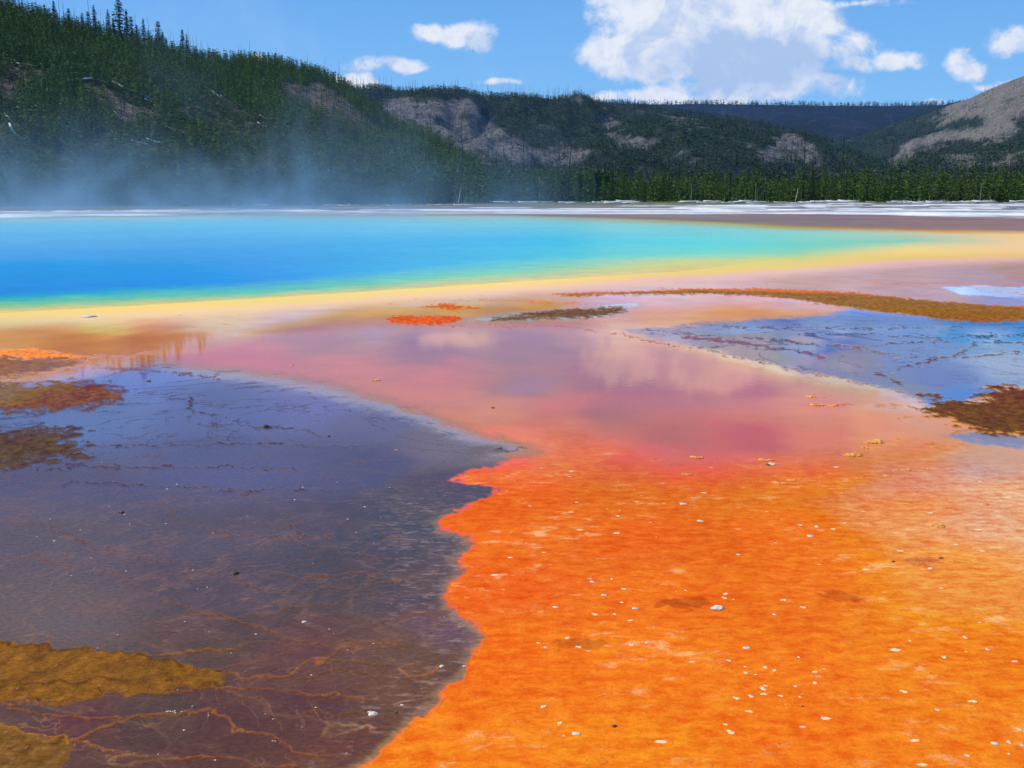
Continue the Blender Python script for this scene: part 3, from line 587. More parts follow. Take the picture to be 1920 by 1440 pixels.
mpf = T.n('ShaderNodeMapping'); T.l(P, mpf.inputs[0]); mpf.inputs['Scale'].default_value = (.10, .8, 1); nF = T.noise(mpf.outputs[0], 1.0, 6, .65)
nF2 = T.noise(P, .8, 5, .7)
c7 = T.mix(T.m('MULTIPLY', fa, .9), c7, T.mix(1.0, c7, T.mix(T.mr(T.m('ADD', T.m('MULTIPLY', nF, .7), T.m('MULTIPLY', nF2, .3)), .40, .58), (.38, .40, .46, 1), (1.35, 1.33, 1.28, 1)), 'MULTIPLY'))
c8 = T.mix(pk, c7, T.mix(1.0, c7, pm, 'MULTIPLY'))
rough = T.mr(wa, .25, .8, .75, .035)
rough = T.m('ADD', rough, T.m('MULTIPLY', T.m('MAXIMUM', lined, T.m('MULTIPLY', ea, .5)), .35))
rough = T.m('ADD', rough, T.m('MULTIPLY', ba, .12), clamp=True)
hb = T.m('ADD', T.m('MULTIPLY', nC, T.m('ADD', T.m('MULTIPLY', ba, .5), T.m('MULTIPLY', oa, .25))),
         T.m('ADD', T.m('MULTIPLY', T.m('SUBTRACT', nM, .5), T.m('MULTIPLY', oa, 1.0)), T.m('MULTIPLY', lined, .03)))
rip = T.noise(P, 7, 3, .5); hb = T.m('ADD', hb, T.m('MULTIPLY', rip, .016))
nR = T.noise(P, 60, 3, .6); hb = T.m('ADD', hb, T.m('MULTIPLY', nR, T.m('MULTIPLY', T.m('MAXIMUM', rd, T.m('MULTIPLY', ba, .5)), .5)))
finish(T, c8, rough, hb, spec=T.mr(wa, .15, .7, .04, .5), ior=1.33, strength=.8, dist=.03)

# --- pool water material: blue scattering water, smooth surface with faint ripples
mw, T = new_mat("hot spring water")
ca = T.attr('alb').outputs['Color']; geo = T.n('ShaderNodeNewGeometry'); P = geo.outputs['Position']
mpx = T.n('ShaderNodeMapping'); T.l(P, mpx.inputs[0]); mpx.inputs['Scale'].default_value = (.7, 1.6, 1)
nw = T.noise(mpx.outputs[0], 1.2, 5, .6, .3); nw2 = T.noise(mpx.outputs[0], .11, 6, .6, .3)
cw = T.mix(1.0, ca, T.mix(T.mr(nw2, .3, .7), (.93, .95, .97, 1), (1.06, 1.05, 1.03, 1)), 'MULTIPLY')
cw = T.mix(1.0, cw, T.mix(T.mr(nw, .35, .65), (.88, .92, .95, 1), (1.12, 1.08, 1.05, 1)), 'MULTIPLY')
rp = T.noise(mpx.outputs[0], 5, 4, .6)
ta = T.attr('taper').outputs['Fac']
cw = T.mix(ta, cw, ca)
finish(T, cw, T.mr(ta, 0, 1, .22, .6), rp, spec=T.mr(ta, 0, 1, .2, .27), ior=1.33, strength=.5, dist=.05)

# --- build the sheet (polar grid round the viewpoint, finest where one looks across it)
NEARW = 36.5
phi = np.concatenate([np.linspace(-180, -NEARW, 40, endpoint=False), np.linspace(-NEARW, NEARW, 1180), np.linspace(NEARW, 180, 40)[1:]])
ypx = np.arange(1600, 361.5, -1.55)
dist = H / np.tan(np.arctan((ypx - 720) / F) + PITCH)
rr = np.concatenate([[0.02, 1, 2, 3], dist[dist > 3.6], np.geomspace(dist[-1] * 1.03, 7000, 30)])
PH, RR = np.meshgrid(np.radians(phi), rr)
GX, GY = np.sin(PH) * RR, np.cos(PH) * RR
fd = fields(GX.ravel(), GY.ravel())
inp = fd['pool']
Yk = fd['Yk']
# basin floor dips under the water sheet
q_ = sstep(fd['px'], 1250, 1800); ylo = Yk[5] * (1 - q_) + 456 * q_; yhi = Yk[0] * (1 - q_) + 452 * q_
dip = sstep(ylo - fd['py'], 0, 16) * sstep(fd['py'] - yhi, 0, 6) * sstep(fd['px'], 1780, 1700)
Z = fd['h'] - dip * .25 + .006 * (fbm(GX.ravel() * 5, GY.ravel() * 5, 91, 3) - .5) * fd['orange']
V = np.stack([GX.ravel(), GY.ravel(), Z], 1)
nr, nc = GX.shape
idx = np.arange(nr * nc).reshape(nr, nc)
Fq = np.stack([idx[:-1, :-1], idx[:-1, 1:], idx[1:, 1:], idx[1:, :-1]], -1).reshape(-1, 4)[:, ::-1]
zq = fd['zone'][Fq[:, 0]]
ATT = dict(alb=fd['alb'], wet=fd['wet'], orange=fd['orange'], lag=fd['lag'], rid=fd['rid'], rough=fd['rough'], blue=fd['blue'], pink=fd['pink'], edge=fd['edge'], far=fd['far'])
def subset(name, sel, mat, label, vv=V, att=ATT):
    f = Fq[sel]
    if not len(f): return None
    u, inv = np.unique(f, return_inverse=True)
    o = mesh_np(name, vv[u], inv.reshape(-1, 4), mat, {k: a[u] for k, a in att.items()})
    o['kind'] = 'structure'; o['label'] = label
    return o
known = [1, 2, 3, 6, 7] + [10 + i for i in range(len(BANKS))]
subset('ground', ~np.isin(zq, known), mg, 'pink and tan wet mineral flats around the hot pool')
subset('water', zq == 1, mg, 'shallow dark violet runoff water over brown terraces on the left')
subset('water', zq == 2, mg, 'shallow blue runoff film with dark ridges on the right')
subset('orange_mat', zq == 3, mg, 'bright orange mottled bacterial mat filling the lower right')
subset('shore', zq == 6, mg, 'white sinter shore beyond the blue pool')
subset('grass_verge', zq == 7, mg, 'olive verge and forest floor under the trees')
BL = ['brown mud bank at the left edge below the orange crust', 'grey brown mud bank at the left edge of the dark water', 'ochre mud bank with wet edges at lower left',
      'small ochre mud bank in the bottom left corner', 'bright orange crust along the left edge', '', 'long brown and orange mud bar curving across the right',
      'dark brown mud bank at the right edge', 'grey mud islet in the middle distance', 'bright orange mud islet left of centre', 'small reddish mud islet above the bright orange one']
for i in range(len(BANKS)):
    subset('mud_bank', zq == 10 + i, mg, BL[i])
# pool water sheet
pw = (ylo - fd['py'] > -4 * (1 - q_)) & (fd['py'] - yhi > -2 * (1 - q_)) & (fd['px'] < 1800) & (GY.ravel() > 5)
Vw = V.copy(); Vw[:, 2] = -.012
subset('water', pw[Fq].all(1) & (fd['pool'][Fq[:, 0]] > .3), mw, 'deep blue hot spring pool with a turquoise and yellow rim', vv=Vw, att=dict(alb=fd['alb'], taper=sstep(fd['px'], 1250, 1600)))

# ------------------------------------------------------------------ hills
def hill_mat(name, rockiness):
    m, T = new_mat(name)
    ca = T.attr('alb').outputs['Color']; ra = T.attr('rock').outputs['Fac']
    P = T.n('ShaderNodeNewGeometry').outputs['Position']
    a = T.noise(P, .05 * rockiness, 8, .65, .3); b = T.noise(P, .35 * rockiness, 6, .7)
    c = T.mix(1.0, ca, T.mix(T.mr(b, .35, .65), (.42, .42, .43, 1), (1.65, 1.62, 1.55, 1)), 'MULTIPLY')
    c = T.mix(T.m('MULTIPLY', T.mr(a, .5, .62, 0, .75), ra), c, (.045, .052, .03, 1))
    c = T.mix(T.m('MULTIPLY', T.mr(b, .62, .7, 0, .8), ra), c, (.42, .39, .36, 1))
    mp_ = T.n('ShaderNodeMapping'); T.l(P, mp_.inputs[0]); mp_.inputs['Scale'].default_value = (1, .6, .18)
    v = T.noise(mp_.outputs[0], .09 * rockiness, 7, .7, .3)
    c = T.mix(T.m('MULTIPLY', T.mr(v, .50, .60, 0, .75), ra), c, (.022, .024, .022, 1))
    finish(T, c, .9, T.m('ADD', T.m('ADD', b, a), T.m('MULTIPLY', v, 1.5)), spec=.1, strength=1, dist=6 / rockiness)
    return m
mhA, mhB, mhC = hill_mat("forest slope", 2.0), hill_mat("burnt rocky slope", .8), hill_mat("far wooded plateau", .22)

class Hill:
    def __init__(s, name, ridge, amp, freq, seed, p=.95, back=.8, gul=0.0):
        s.name = name; s.R = np.array(ridge, float); s.amp = amp; s.freq = freq; s.seed = seed; s.p = p; s.back = back; s.gul = gul
    def at(s, px, t):
        """photo column px, t 0 = foot, 1 = crest, >1 behind"""
        px = np.asarray(px, float); t = np.asarray(t, float)
        R_ = s.R
        py = np.interp(px, R_[:, 0], R_[:, 1]); Dr = np.interp(px, R_[:, 0], R_[:, 2]); Df = np.interp(px, R_[:, 0], R_[:, 3])
        c, sn = math.cos(PITCH), math.sin(PITCH)
        v = 720 - py; u = px - 960
        dy = F * c + v * sn; dz = -F * sn + v * c
        Zr = np.maximum(H + Dr * dz / dy, 4)
        D = Df + (Dr - Df) * t
        X = D * u / dy
        z = Zr * np.where(t < 1, np.clip(t, 0, 1) ** s.p * (1.12 - .12 * t), 1 - (t - 1) * s.back)
        en = np.clip(t * 4, 0, 1) * np.clip(abs(1 - t) * 5, 0.05, 1)
        n = fbm(X * s.freq, D * s.freq, s.seed, 5, .5) - .5
        g = abs(fbm(X * s.freq * 2.2 + 9, D * s.freq * .6, s.seed + 5, 4) - .5) * 2
        z = z + (n * s.amp - s.gul * (1 - np.clip(g * 3, 0, 1))) * en
        z = np.where(t <= 0.0, -2.0, z)
        return X, D, z
A_RIDGE = [(-900,-60,470,285),(-300,-20,500,285),(-60,6,520,285),(0,20,525,285),(37,28,525,285),(70,33,525,285),(110,47,530,285),(150,60,535,285),(197,65,540,285),(233,77,545,285),(283,85,550,288),
           (320,100,560,290),(373,110,590,295),(427,115,640,300),(473,118,680,300),(520,122,700,302),(567,133,700,305),(600,143,690,305),(640,160,670,305),(673,187,640,305),(707,213,610,305),
           (740,233,590,308),(773,247,570,310),(807,263,540,315),(840,285,500,320),(873,305,450,330),(905,330,420,340),(925,352,400,350)]
B_RIDGE = [(300,185,1500,800),(500,172,1600,800),(640,166,1700,800),(700,165,1750,800),(760,171,1800,800),(850,176,1800,820),(900,180,1800,840),(960,184,1850,860),(1010,183,1900,880),(1060,187,1950,900),
           (1090,184,2000,900),(1130,191,2050,900),(1160,196,2050,920),(1200,201,2000,950),(1300,212,1950,1000),(1400,226,1900,1050),(1480,242,1800,1100),(1560,268,1700,1100),(1640,305,1500,1150),(1700,345,1300,1200)]
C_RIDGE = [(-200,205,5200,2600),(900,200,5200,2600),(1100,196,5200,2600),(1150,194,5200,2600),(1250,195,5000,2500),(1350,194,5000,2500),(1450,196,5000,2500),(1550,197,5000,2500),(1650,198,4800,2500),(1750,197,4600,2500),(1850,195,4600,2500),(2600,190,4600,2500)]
E_RIDGE = [(1380,330,2300,1500),(1440,300,2400,1500),(1500,285,2500,1500),(1600,258,2700,1500),(1680,232,2900,1500),(1740,212,3000,1500),(1790,194,3000,1500),(1820,184,2900,1500),(1850,170,2800,1450),(1880,157,2700,1400),(1920,142,2600,1400),(2000,112,2500,1350),(2200,70,2400,1300),(2700,60,2400,1200)]
G_RIDGE = [(1560,350,900,700),(1640,322,1150,800),(1700,300,1250,800),(1760,286,1300,800),(1800,290,1350,820),(1850,283,1350,820),(1920,268,1300,800),(2100,240,1300,800),(2700,200,1300,800)]
hA = Hill('hill', A_RIDGE, 10, .012, 101, p=.92, gul=3)
hB = Hill('hill', B_RIDGE, 60, .0035, 111, p=.85, gul=26)
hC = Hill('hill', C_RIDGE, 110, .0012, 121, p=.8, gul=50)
hE = Hill('hill', E_RIDGE, 70, .0030, 131, p=.95, gul=22)
hG = Hill('hill', G_RIDGE, 14, .008, 141, p=.9, gul=6)
A_BARE = [[(0,122),(38,128),(60,150),(40,165),(20,140)], [(150,160),(185,165),(235,190),(292,205),(300,216),(270,222),(262,232),(225,232),(200,200),(165,182)], [(240,266),(330,278),(342,292),(300,292),(255,280)],
          [(-60,215),(4,236),(12,262),(4,276),(-60,280)], [(525,160),(600,158),(640,182),(690,225),(760,262),(800,282),(720,272),(640,235),(560,205)], [(310,243),(345,252),(340,262),(300,250)],
          [(380,165),(425,195),(470,215),(455,218),(410,195)], [(-60,150),(0,148),(30,160),(50,185),(20,190)], [(155,258),(200,268),(175,280)]]
B_ROCK = [[(705,188),(790,180),(885,184),(900,215),(945,245),(1000,280),(1075,307),(900,306),(850,296),(790,266),(725,222)], [(1122,214),(1150,222),(1172,232),(1135,240)], [(1140,255),(1235,260),(1205,279),(1165,276)],
          [(560,190),(700,240),(800,290),(700,285)], [(1245,218),(1300,222),(1310,232),(1260,230)], [(1040,270),(1100,280),(1090,305),(1040,300)], [(1420,290),(1480,245),(1520,270),(1540,300),(1430,305)]]
E_TREES = [[(1540,300),(1590,272),(1650,262),(1720,238),(1790,224),(1850,222),(1842,240),(1770,247),(1700,264),(1660,285),(1600,300)], [(1730,330),(1720,290),(1790,262),(1840,268),(1870,262),(1930,240),(2100,200),(2100,262),(1930,285),(1850,300),(1800,330)],
           [(1890,225),(1930,215),(2000,230),(1930,255)], [(1370,345),(1440,296),(1500,281),(1600,254),(1680,228),(1770,204),(1740,235),(1690,268),(1640,345)]]
G_BARE = [[(1690,300),(1735,270),(1740,285),(1700,303)], [(1760,300),(1800,282),(1850,278),(1800,300)], [(1870,300),(1905,285),(1925,284),(1900,303),(1860,315)], [(1620,320),(1700,306),(1690,314),(1620,326)], [(1780,310),(1830,300),(1820,312)]]
def build_hill(h, px0, px1, npx, nt, basec, patchc, polys, mat, label, noisy=.0, thr=.56, rocks=1.0):
    PX, Tt = np.meshgrid(np.linspace(px0, px1, npx), np.concatenate([[-.02], np.linspace(0.001, 1, nt), np.linspace(1.03, 1.9, 14)]))
    X, D, z = h.at(PX.ravel(), Tt.ravel())
    qx, qy = to_px(X, D, z)
    n = fbm(X * h.freq * 6, D * h.freq * 6, 7, 5, .6); n2 = fbm(X * h.freq * 20, D * h.freq * 20, 8, 4, .6)
    m = np.zeros(X.shape)
    for p in polys:
        m = np.maximum(m, sstep(sdf(qx + 50 * (n - .5), qy + 30 * (n - .5) + 16 * (n2 - .5), p, 1.5), -7, 5))
    if noisy: m = np.maximum(m, noisy * sstep(n * .6 + n2 * .4, thr, thr + .05))
    col = np.array(basec) * (.6 + .8 * n2)[:, None]
    pc = np.array(patchc) * (.55 + .9 * n2)[:, None]
    col = col * (1 - m[:, None]) + pc * m[:, None]
    Vv = np.stack([X, D, z], 1); k = nt + 15
    ix = np.arange(k * npx).reshape(k, npx)
    Fv = np.stack([ix[:-1, :-1], ix[:-1, 1:], ix[1:, 1:], ix[1:, :-1]], -1).reshape(-1, 4)
    o = mesh_np(h.name, Vv, Fv, mat, dict(alb=col, rock=m * rocks)); o['kind'] = 'structure'; o['label'] = label
    return o
build_hill(hA, -900, 925, 620, 170, (.045, .05, .025), (.16, .125, .10), A_BARE, mhA, 'dark green forested hill with bare scars on the left', .6, .6)
build_hill(hB, 300, 1700, 640, 150, (.028, .044, .022), (.185, .175, .165), B_ROCK, mhB, 'grey and green rocky hill with cliffs in the middle', .55, .60)
build_hill(hC, -200, 2600, 420, 110, (.012, .022, .020), (.045, .040, .050), [], mhC, 'far dark blue plateau closing the valley', .5, .56, rocks=.3)  # cloud shadow over the plateau is put into its dark albedo
build_hill(hE, 1380, 2700, 520, 150, (.21, .188, .15), (.030, .045, .025), E_TREES, mhB, 'tall bare grey brown hill at the right edge', .7, .60, rocks=0)
build_hill(hG, 1560, 2700, 300, 70, (.035, .05, .025), (.26, .22, .17), G_BARE, mhA, 'low foothill with pale bare patches behind the trees on the right')

# ------------------------------------------------------------------ trees
def tree_mat(name, dark, light, attr=False):
    m, T = new_mat(name)
    P = T.n('ShaderNodeNewGeometry').outputs['Position']
    t = T.attr('tint').outputs['Fac']
    rnd = T.n('ShaderNodeObjectInfo').outputs['Random']
    f = T.m('ADD', T.m('MULTIPLY', t, .75), T.m('MULTIPLY', rnd, .25))
    c = T.mix(f, dark + (1,), light + (1,))
    n = T.noise(P, .035, 3, .5)
    c = T.mix(T.mr(n, .45, .65, 0, .35), c, (.105, .105, .022, 1))
    b = finish(T, c, .8, spec=.12)
    return m
m_pine = tree_mat("pine needles", (.014, .040, .006), (.115, .195, .020))
m_spruce = tree_mat("spruce needles", (.016, .038, .014), (.05, .09, .026))
mb, T = new_mat("bark")
P = T.n('ShaderNodeNewGeometry').outputs['Position']; n = T.noise(P, 3, 4, .6)
finish(T, T.mix(n, (.06, .045, .035, 1), (.16, .13, .11, 1)), .9, n, spec=.1)
md, T = new_mat("charred and weathered wood")
P = T.n('ShaderNodeNewGeometry').outputs['Position']; n = T.noise(P, .6, 4, .6)
finish(T, T.mix(T.mr(n, .52, .68), (.022, .020, .020, 1), (.20, .18, .17, 1)), .9, n, spec=.1)
ml, T = new_mat("bleached wood")
P = T.n('ShaderNodeNewGeometry').outputs['Position']; n = T.noise(P, 4, 4, .6)
finish(T, T.mix(n, (.42, .40, .37, 1), (.85, .83, .80, 1)), .85, n, spec=.1)

def crown_np(seed, whorls, branches, clumps, width, low=.1, gap=.15, csize=.05, wide=1.0):
    """unit height conifer crown of small needle sprays; returns V, F, tint"""
    g = np.random.default_rng(seed); V = []; Fc = []; tn = []
    for wi in range(whorls):
        h = low + (1 - low) * (wi + g.uniform(-.3, .3)) / whorls
        r = width * (1 - max(h, 0)) ** .75 * g.uniform(.65, 1.15) + .008
        if h < low + .12: r *= .75
        a0 = g.uniform(0, 6.28)
        for b in range(branches):
            if g.random() < gap: continue
            a = a0 + b * 6.283 / branches + g.uniform(-.35, .35); rb = r * g.uniform(.6, 1.15)
            t0 = g.uniform(0, 1)
            for c in range(clumps):
                q = (c + g.uniform(.2, 1)) / clumps
                x, y, z = math.cos(a) * rb * q, math.sin(a) * rb * q, h - .35 * rb * q * g.uniform(.3, 1.2) + .02
                sz = csize * g.uniform(.6, 1.3) * (1.15 - .5 * h) * wide
                d = g.normal(size=(3, 3)); d /= np.linalg.norm(d, axis=1)[:, None]; d[:, 2] *= .7
                d[0] += (math.cos(a) * .8, math.sin(a) * .8, -.15)
                k = len(V)
                for e in d: V.append((x + e[0] * sz, y + e[1] * sz, min(max(z + e[2] * sz, .02), 1)))
                Fc.append((k, k + 1, k + 2)); tv = np.clip(.25 * t0 + .45 * g.random() + .3 * q, 0, 1); tn += [tv] * 3
    # leader
    k = len(V); V += [(-.008, 0, .9), (.008, 0, .9), (0, 0, 1.02)]; Fc.append((k, k + 1, k + 2)); tn += [.3] * 3
    return np.array(V), np.array(Fc), np.array(tn)
def tube_np(pts, rad, sides=6):
    pts = [Vector(p) for p in pts]; V = []; Fc = []
    for i, p in enumerate(pts):
        d = (pts[min(i + 1, len(pts) - 1)] - pts[max(i - 1, 0)]).normalized()
        x = d.orthogonal().normalized(); y = d.cross(x)
        for k in range(sides):
            a = 6.283 * k / sides; V.append(p + (x * math.cos(a) + y * math.sin(a)) * rad[i])
    for i in range(len(pts) - 1):
        for k in range(sides):
            a, b = i * sides + k, i * sides + (k + 1) % sides
            Fc.append((a, b, b + sides, a + sides))
    n = len(V); V.append(pts[0]); V.append(pts[-1])
    for k in range(sides):
        Fc.append((n, (k + 1) % sides, k, k)); q = (len(pts) - 1) * sides; Fc.append((n + 1, q + k, q + (k + 1) % sides, q + (k + 1) % sides))
    return [tuple(v) for v in V], Fc
def py_mesh(name, V, Fc, mat, smooth=False, tint=None):
    me = bpy.data.meshes.new(name); me.from_pydata([tuple(v) for v in V], [], [tuple(dict.fromkeys(f)) for f in Fc]); me.update()
    if smooth: me.polygons.foreach_set('use_smooth', [True] * len(me.polygons))
    if mat: me.materials.append(mat)
    return me
def merge(parts):
    V, Fc = [], []
    for v, f in parts:
        k = len(V); V += list(v); Fc += [tuple(i + k for i in q) for q in f]
    return V, Fc

PINES = []      # (crown mesh, trunk mesh) unit height
for i in range(6):
    V_, F_, t_ = crown_np(200 + i, 17, 7, 6, .19 + .03 * (i % 3), low=.04, gap=.12, csize=.034)
    c_ = mesh_np('crown', V_, F_, m_pine, dict(tint=t_), smooth=False, link=False); cm = c_.data; bpy.data.objects.remove(c_)
    v, f = tube_np([(0, 0, -.02), (.004, 0, .45), (0, .003, .97)], [.014, .009, .002])
    PINES.append((cm, py_mesh('trunk', v, f, mb, True)))
SPR = []
for i in range(5):
    V_, F_, t_ = crown_np(300 + i, 26, 7, 5, (.17, .23, .26, .14, .19)[i], low=(.1, .05, .08, .22, .3)[i], gap=(.15, .08, .08, .3, .25)[i], csize=.036)
    c_ = mesh_np('crown', V_, F_, m_spruce, dict(tint=t_), smooth=False, link=False); cm = c_.data; bpy.data.objects.remove(c_)
    v, f = tube_np([(0, 0, -.03), (.003, 0, .5), (0, .003, 1.0)], [.013, .009, .002])
    SPR.append((cm, py_mesh('trunk', v, f, mb, True)))
def place_tree(name, proto, loc, h, wsc, label, cat, group):
    e = bpy.data.objects.new(name, None); C.objects.link(e); e.location = loc; e.rotation_euler = (0, 0, random.uniform(0, 6.28)); e.scale = (h * wsc, h * wsc, h)
    tag(e, label, cat, group)
    for nm, me in (('crown', proto[0]), ('trunk', proto[1])):
        o = bpy.data.objects.new(nm, me); C.objects.link(o); o.parent = e
    return e

# the front of the wood along the flats: 270 pines counted one by one
k = 0
for row in range(3):
    for j in range(92):
        px = -70 + (2070 / 91.0) * j + random.uniform(-9, 9) + row * 8
        D = 263 + row * 5.5 + random.uniform(-2.0, 2.5)
        D += float(np.interp(px, [-70, 300, 650, 850, 1000, 1250], [-78, -74, -62, -40, -18, 0]))
        hh = random.uniform(5.4, 10.2) * (.93 if row == 0 else 1.03)
        if px < 1500 and px > 1000: hh *= .96
        p = at_dist(px, 356, D); p.z = 0
        nm = 'green young pine half hidden by steam in the front row on the left' if px < 640 else 'green young pine in the front row below the rocky cliffs' if px < 1150 else 'bright green pine in the front row below the dark blue plateau' if px < 1700 else 'dark green pine in the front row below the bare right hill'
        place_tree('pine_tree', random.choice(PINES), p, hh, random.uniform(.85, 1.25), nm, 'pine tree', 'pines in the front of the wood'); k += 1

# skyline spruces on the left ridge
def on_ridge(px):
    X, D, z = hA.at(np.array([px]), np.array([.99])); return Vector((float(X[0]), float(D[0]), float(z[0])))
SKY = [(18,-8,26,2,'broad dark spruce cut by the top edge at the left end of the ridge'), (43,5,30,0,'thin spruce just right of the spruce cut by the top edge'), (74,20,38,4,'short ragged spruce on the upper left ridge between two taller ones'),
 (103,9,42,4,'ragged leaning spruce with a bushy top on the upper left ridge'), (131,22,54,2,'short wide dense spruce standing alone on the left ridge'), (145,44,58,1,'tiny spruce tucked below the wide dense one'),
 (156,31,64,1,'leftmost of the three close spruces left of the tallest'), (167,28,66,2,'middle of the three close spruces left of the tallest'), (179,18,66,0,'sparse pointed spruce with a bare top, right of the close three'),
 (187,44,68,2,'small hazy spruce right of the sparse pointed one'), (205,26,68,0,'narrow spruce left of the tallest on the ridge'), (214,40,72,4,'small thin spruce squeezed beside the tallest'),
 (226,6,78,1,'tallest spruce on the left ridge skyline'), (240,26,82,3,'thin gappy spruce just right of the tallest'), (248,38,84,2,'dense spruce between the gappy one and the low bushy one'),
 (258,52,86,2,'low bushy spruce right of the tallest group'), (271,42,88,3,'gappy spruce near the right end of the tall group'), (279,62,92,1,'small spruce ending the tall group on the right'),
 (299,47,100,2,'full dark spruce standing apart on the falling ridge'), (307,66,102,1,'smaller spruce leaning against the full dark one'), (344,63,112,4,'spruce with a bushy top among bare snags'),
 (352,70,112,3,'thin spruce right beside the bushy topped one'), (338,94,112,2,'low round spruce at the foot of the bushy topped one'), (400,96,118,4,'small lone spruce where the ridge flattens'), (392,104,118,2,'stunted spruce beside the small lone one')]
for px, yt, yb, kd, lb in SKY:
    b = on_ridge(px); qx, qy = to_px(b.x, b.y, b.z)
    hh = max(3.0, (qy + 3 - yt) * b.y / F); b.z -= .8
    place_tree('spruce_tree', SPR[kd], b, hh + .8, 1.25 if kd in (1, 2) else 1.05, lb, 'spruce tree', 'spruces on the left ridge')

# the rest of the wood: one mass per hillside
def forest(name, pos, hts, protoset, mat, label, bright=None):
    Vs, Fs, Ts = [], [], []; off = 0
    n = len(hts); ang = rng.uniform(0, 6.28, n); kk = rng.integers(0, len(protoset), n); wd = rng.uniform(.8, 1.35, n)
    tr = rng.uniform(-.3, .3, n) if bright is None else bright
    for pi, (V_, F_, t_) in enumerate(protoset):
        s_ = np.where(kk == pi)[0]
        if not len(s_): continue
        c, sn = np.cos(ang[s_])[:, None], np.sin(ang[s_])[:, None]; hh = hts[s_][:, None]; ww = hh * wd[s_][:, None]
        x = (V_[None, :, 0] * c - V_[None, :, 1] * sn) * ww + pos[s_, 0][:, None]
        y = (V_[None, :, 0] * sn + V_[None, :, 1] * c) * ww + pos[s_, 1][:, None]
        z = V_[None, :, 2] * hh + pos[s_, 2][:, None]
        Vs.append(np.stack([x, y, z], -1).reshape(-1, 3))
        nv = len(V_); Fs.append((F_[None] + (np.arange(len(s_)) * nv)[:, None, None]).reshape(-1, 3) + off); off += nv * len(s_)
        Ts.append(np.clip(t_[None] + tr[s_][:, None], 0, 1).ravel())
    o = mesh_np(name, np.concatenate(Vs), np.concatenate(Fs), mat, dict(tint=np.concatenate(Ts)), smooth=False)
    return tag(o, label, 'wood', None, 'stuff')
MID = [crown_np(400 + i, 9, 4, 3, .17 + .03 * (i % 3), low=.02, gap=.08, csize=.062) for i in range(5)]
LOW = [crown_np(500 + i, 6, 3, 1, .17, low=.0, gap=.0, csize=.15) for i in range(4)]

def hill_pts(h, n, px0, px1, bare, keep=.06, tmin=.0, tmax=1.06, clear=None):
    px = rng.uniform(px0, px1, n * 3); t = rng.uniform(tmin, tmax, n * 3)
    X, D, z = h.at(px, t)
    pr = D / D.max(); ok = rng.random(len(px)) < pr ** 1.0
    qx, qy = to_px(X, D, z); n_ = fbm(X * h.freq * 6, D * h.freq * 6, 7, 5, .6); n2 = fbm(X * h.freq * 20, D * h.freq * 20, 8, 4, .6)
    m = np.zeros(len(px))
    for p in bare: m = np.maximum(m, sstep(sdf(qx + 50 * (n_ - .5), qy + 30 * (n_ - .5) + 16 * (n2 - .5), p, 1.5), -7, 5))
    ok &= rng.random(len(px)) > m * (1 - keep)
    if clear is not None: ok &= rng.random(len(px)) > clear * sstep(n_ * .6 + n2 * .4, .53, .58)
    P_ = np.stack([X, D, z], 1)[ok][:n]
    return P_
PA = hill_pts(hA, 15000, -420, 900, A_BARE, clear=.55)
forest('forest', PA, rng.uniform(4.5, 8.5, len(PA)) * np.where(rng.random(len(PA)) < .15, .6, 1), MID, m_pine, 'dense green young pine forest covering the left hillside')
# flat wood behind the front row
n = 4200; px = rng.uniform(-250, 2250, n); D = 279 + rng.random(n) ** 1.3 * 420; nl = 2600; px = np.concatenate([px, rng.uniform(-450, 1150, nl)]); D = np.concatenate([D, 279 + np.interp(px[n:], [-70, 300, 650, 850, 1000, 1150], [-78, -74, -62, -40, -18, 0]) * rng.random(nl)])
PB = np.stack([D * (px - 960) / (F * math.cos(PITCH) + 364 * math.sin(PITCH)), D, 0 * D], 1)
xa, da, za = hA.at(px, (D - 285) / 235.0)
ok = (px > 905) | (D < 303); PB = PB[ok]
forest('forest', PB, rng.uniform(5.5, 9.0, len(PB)), MID, m_pine, 'dense green pine wood on the flat behind the front row')
E_GREEN = E_TREES
PC = hill_pts(hB, 15000, 380, 1680, B_ROCK, keep=.12, clear=.8)
forest('forest', PC, rng.uniform(6, 11, len(PC)), LOW, m_spruce, 'scattered dark conifers over the rocky middle hill')
PD = hill_pts(hE, 16000, 1400, 2300, [], clear=None)
qx, qy = to_px(PD[:, 0], PD[:, 1], PD[:, 2])
mm = np.zeros(len(PD))
for p in E_TREES: mm = np.maximum(mm, sstep(sdf(qx, qy, p, 1.5), -6, 4))
PD = PD[rng.random(len(PD)) < np.maximum(mm, np.where(qx < 1700, .18, .035))]
forest('forest', PD, rng.uniform(7, 13, len(PD)), LOW, m_spruce, 'dark conifer patches on the bare hill at the right')
PE = hill_pts(hG, 3600, 1560, 2300, G_BARE, keep=.05)
forest('forest', PE, rng.uniform(7, 11, len(PE)), LOW, m_spruce, 'dark conifers around the pale patches of the low foothill')
# thin fringe of trees along the far plateau
px = rng.uniform(1050, 1950, 1500); X, D, z = hC.at(px, rng.uniform(.93, 1.03, 1500))
forest('forest', np.stack([X, D, z], 1), rng.uniform(10, 24, 1500) * 1.2, LOW, m_spruce, 'fringe of tiny conifers along the far plateau rim')

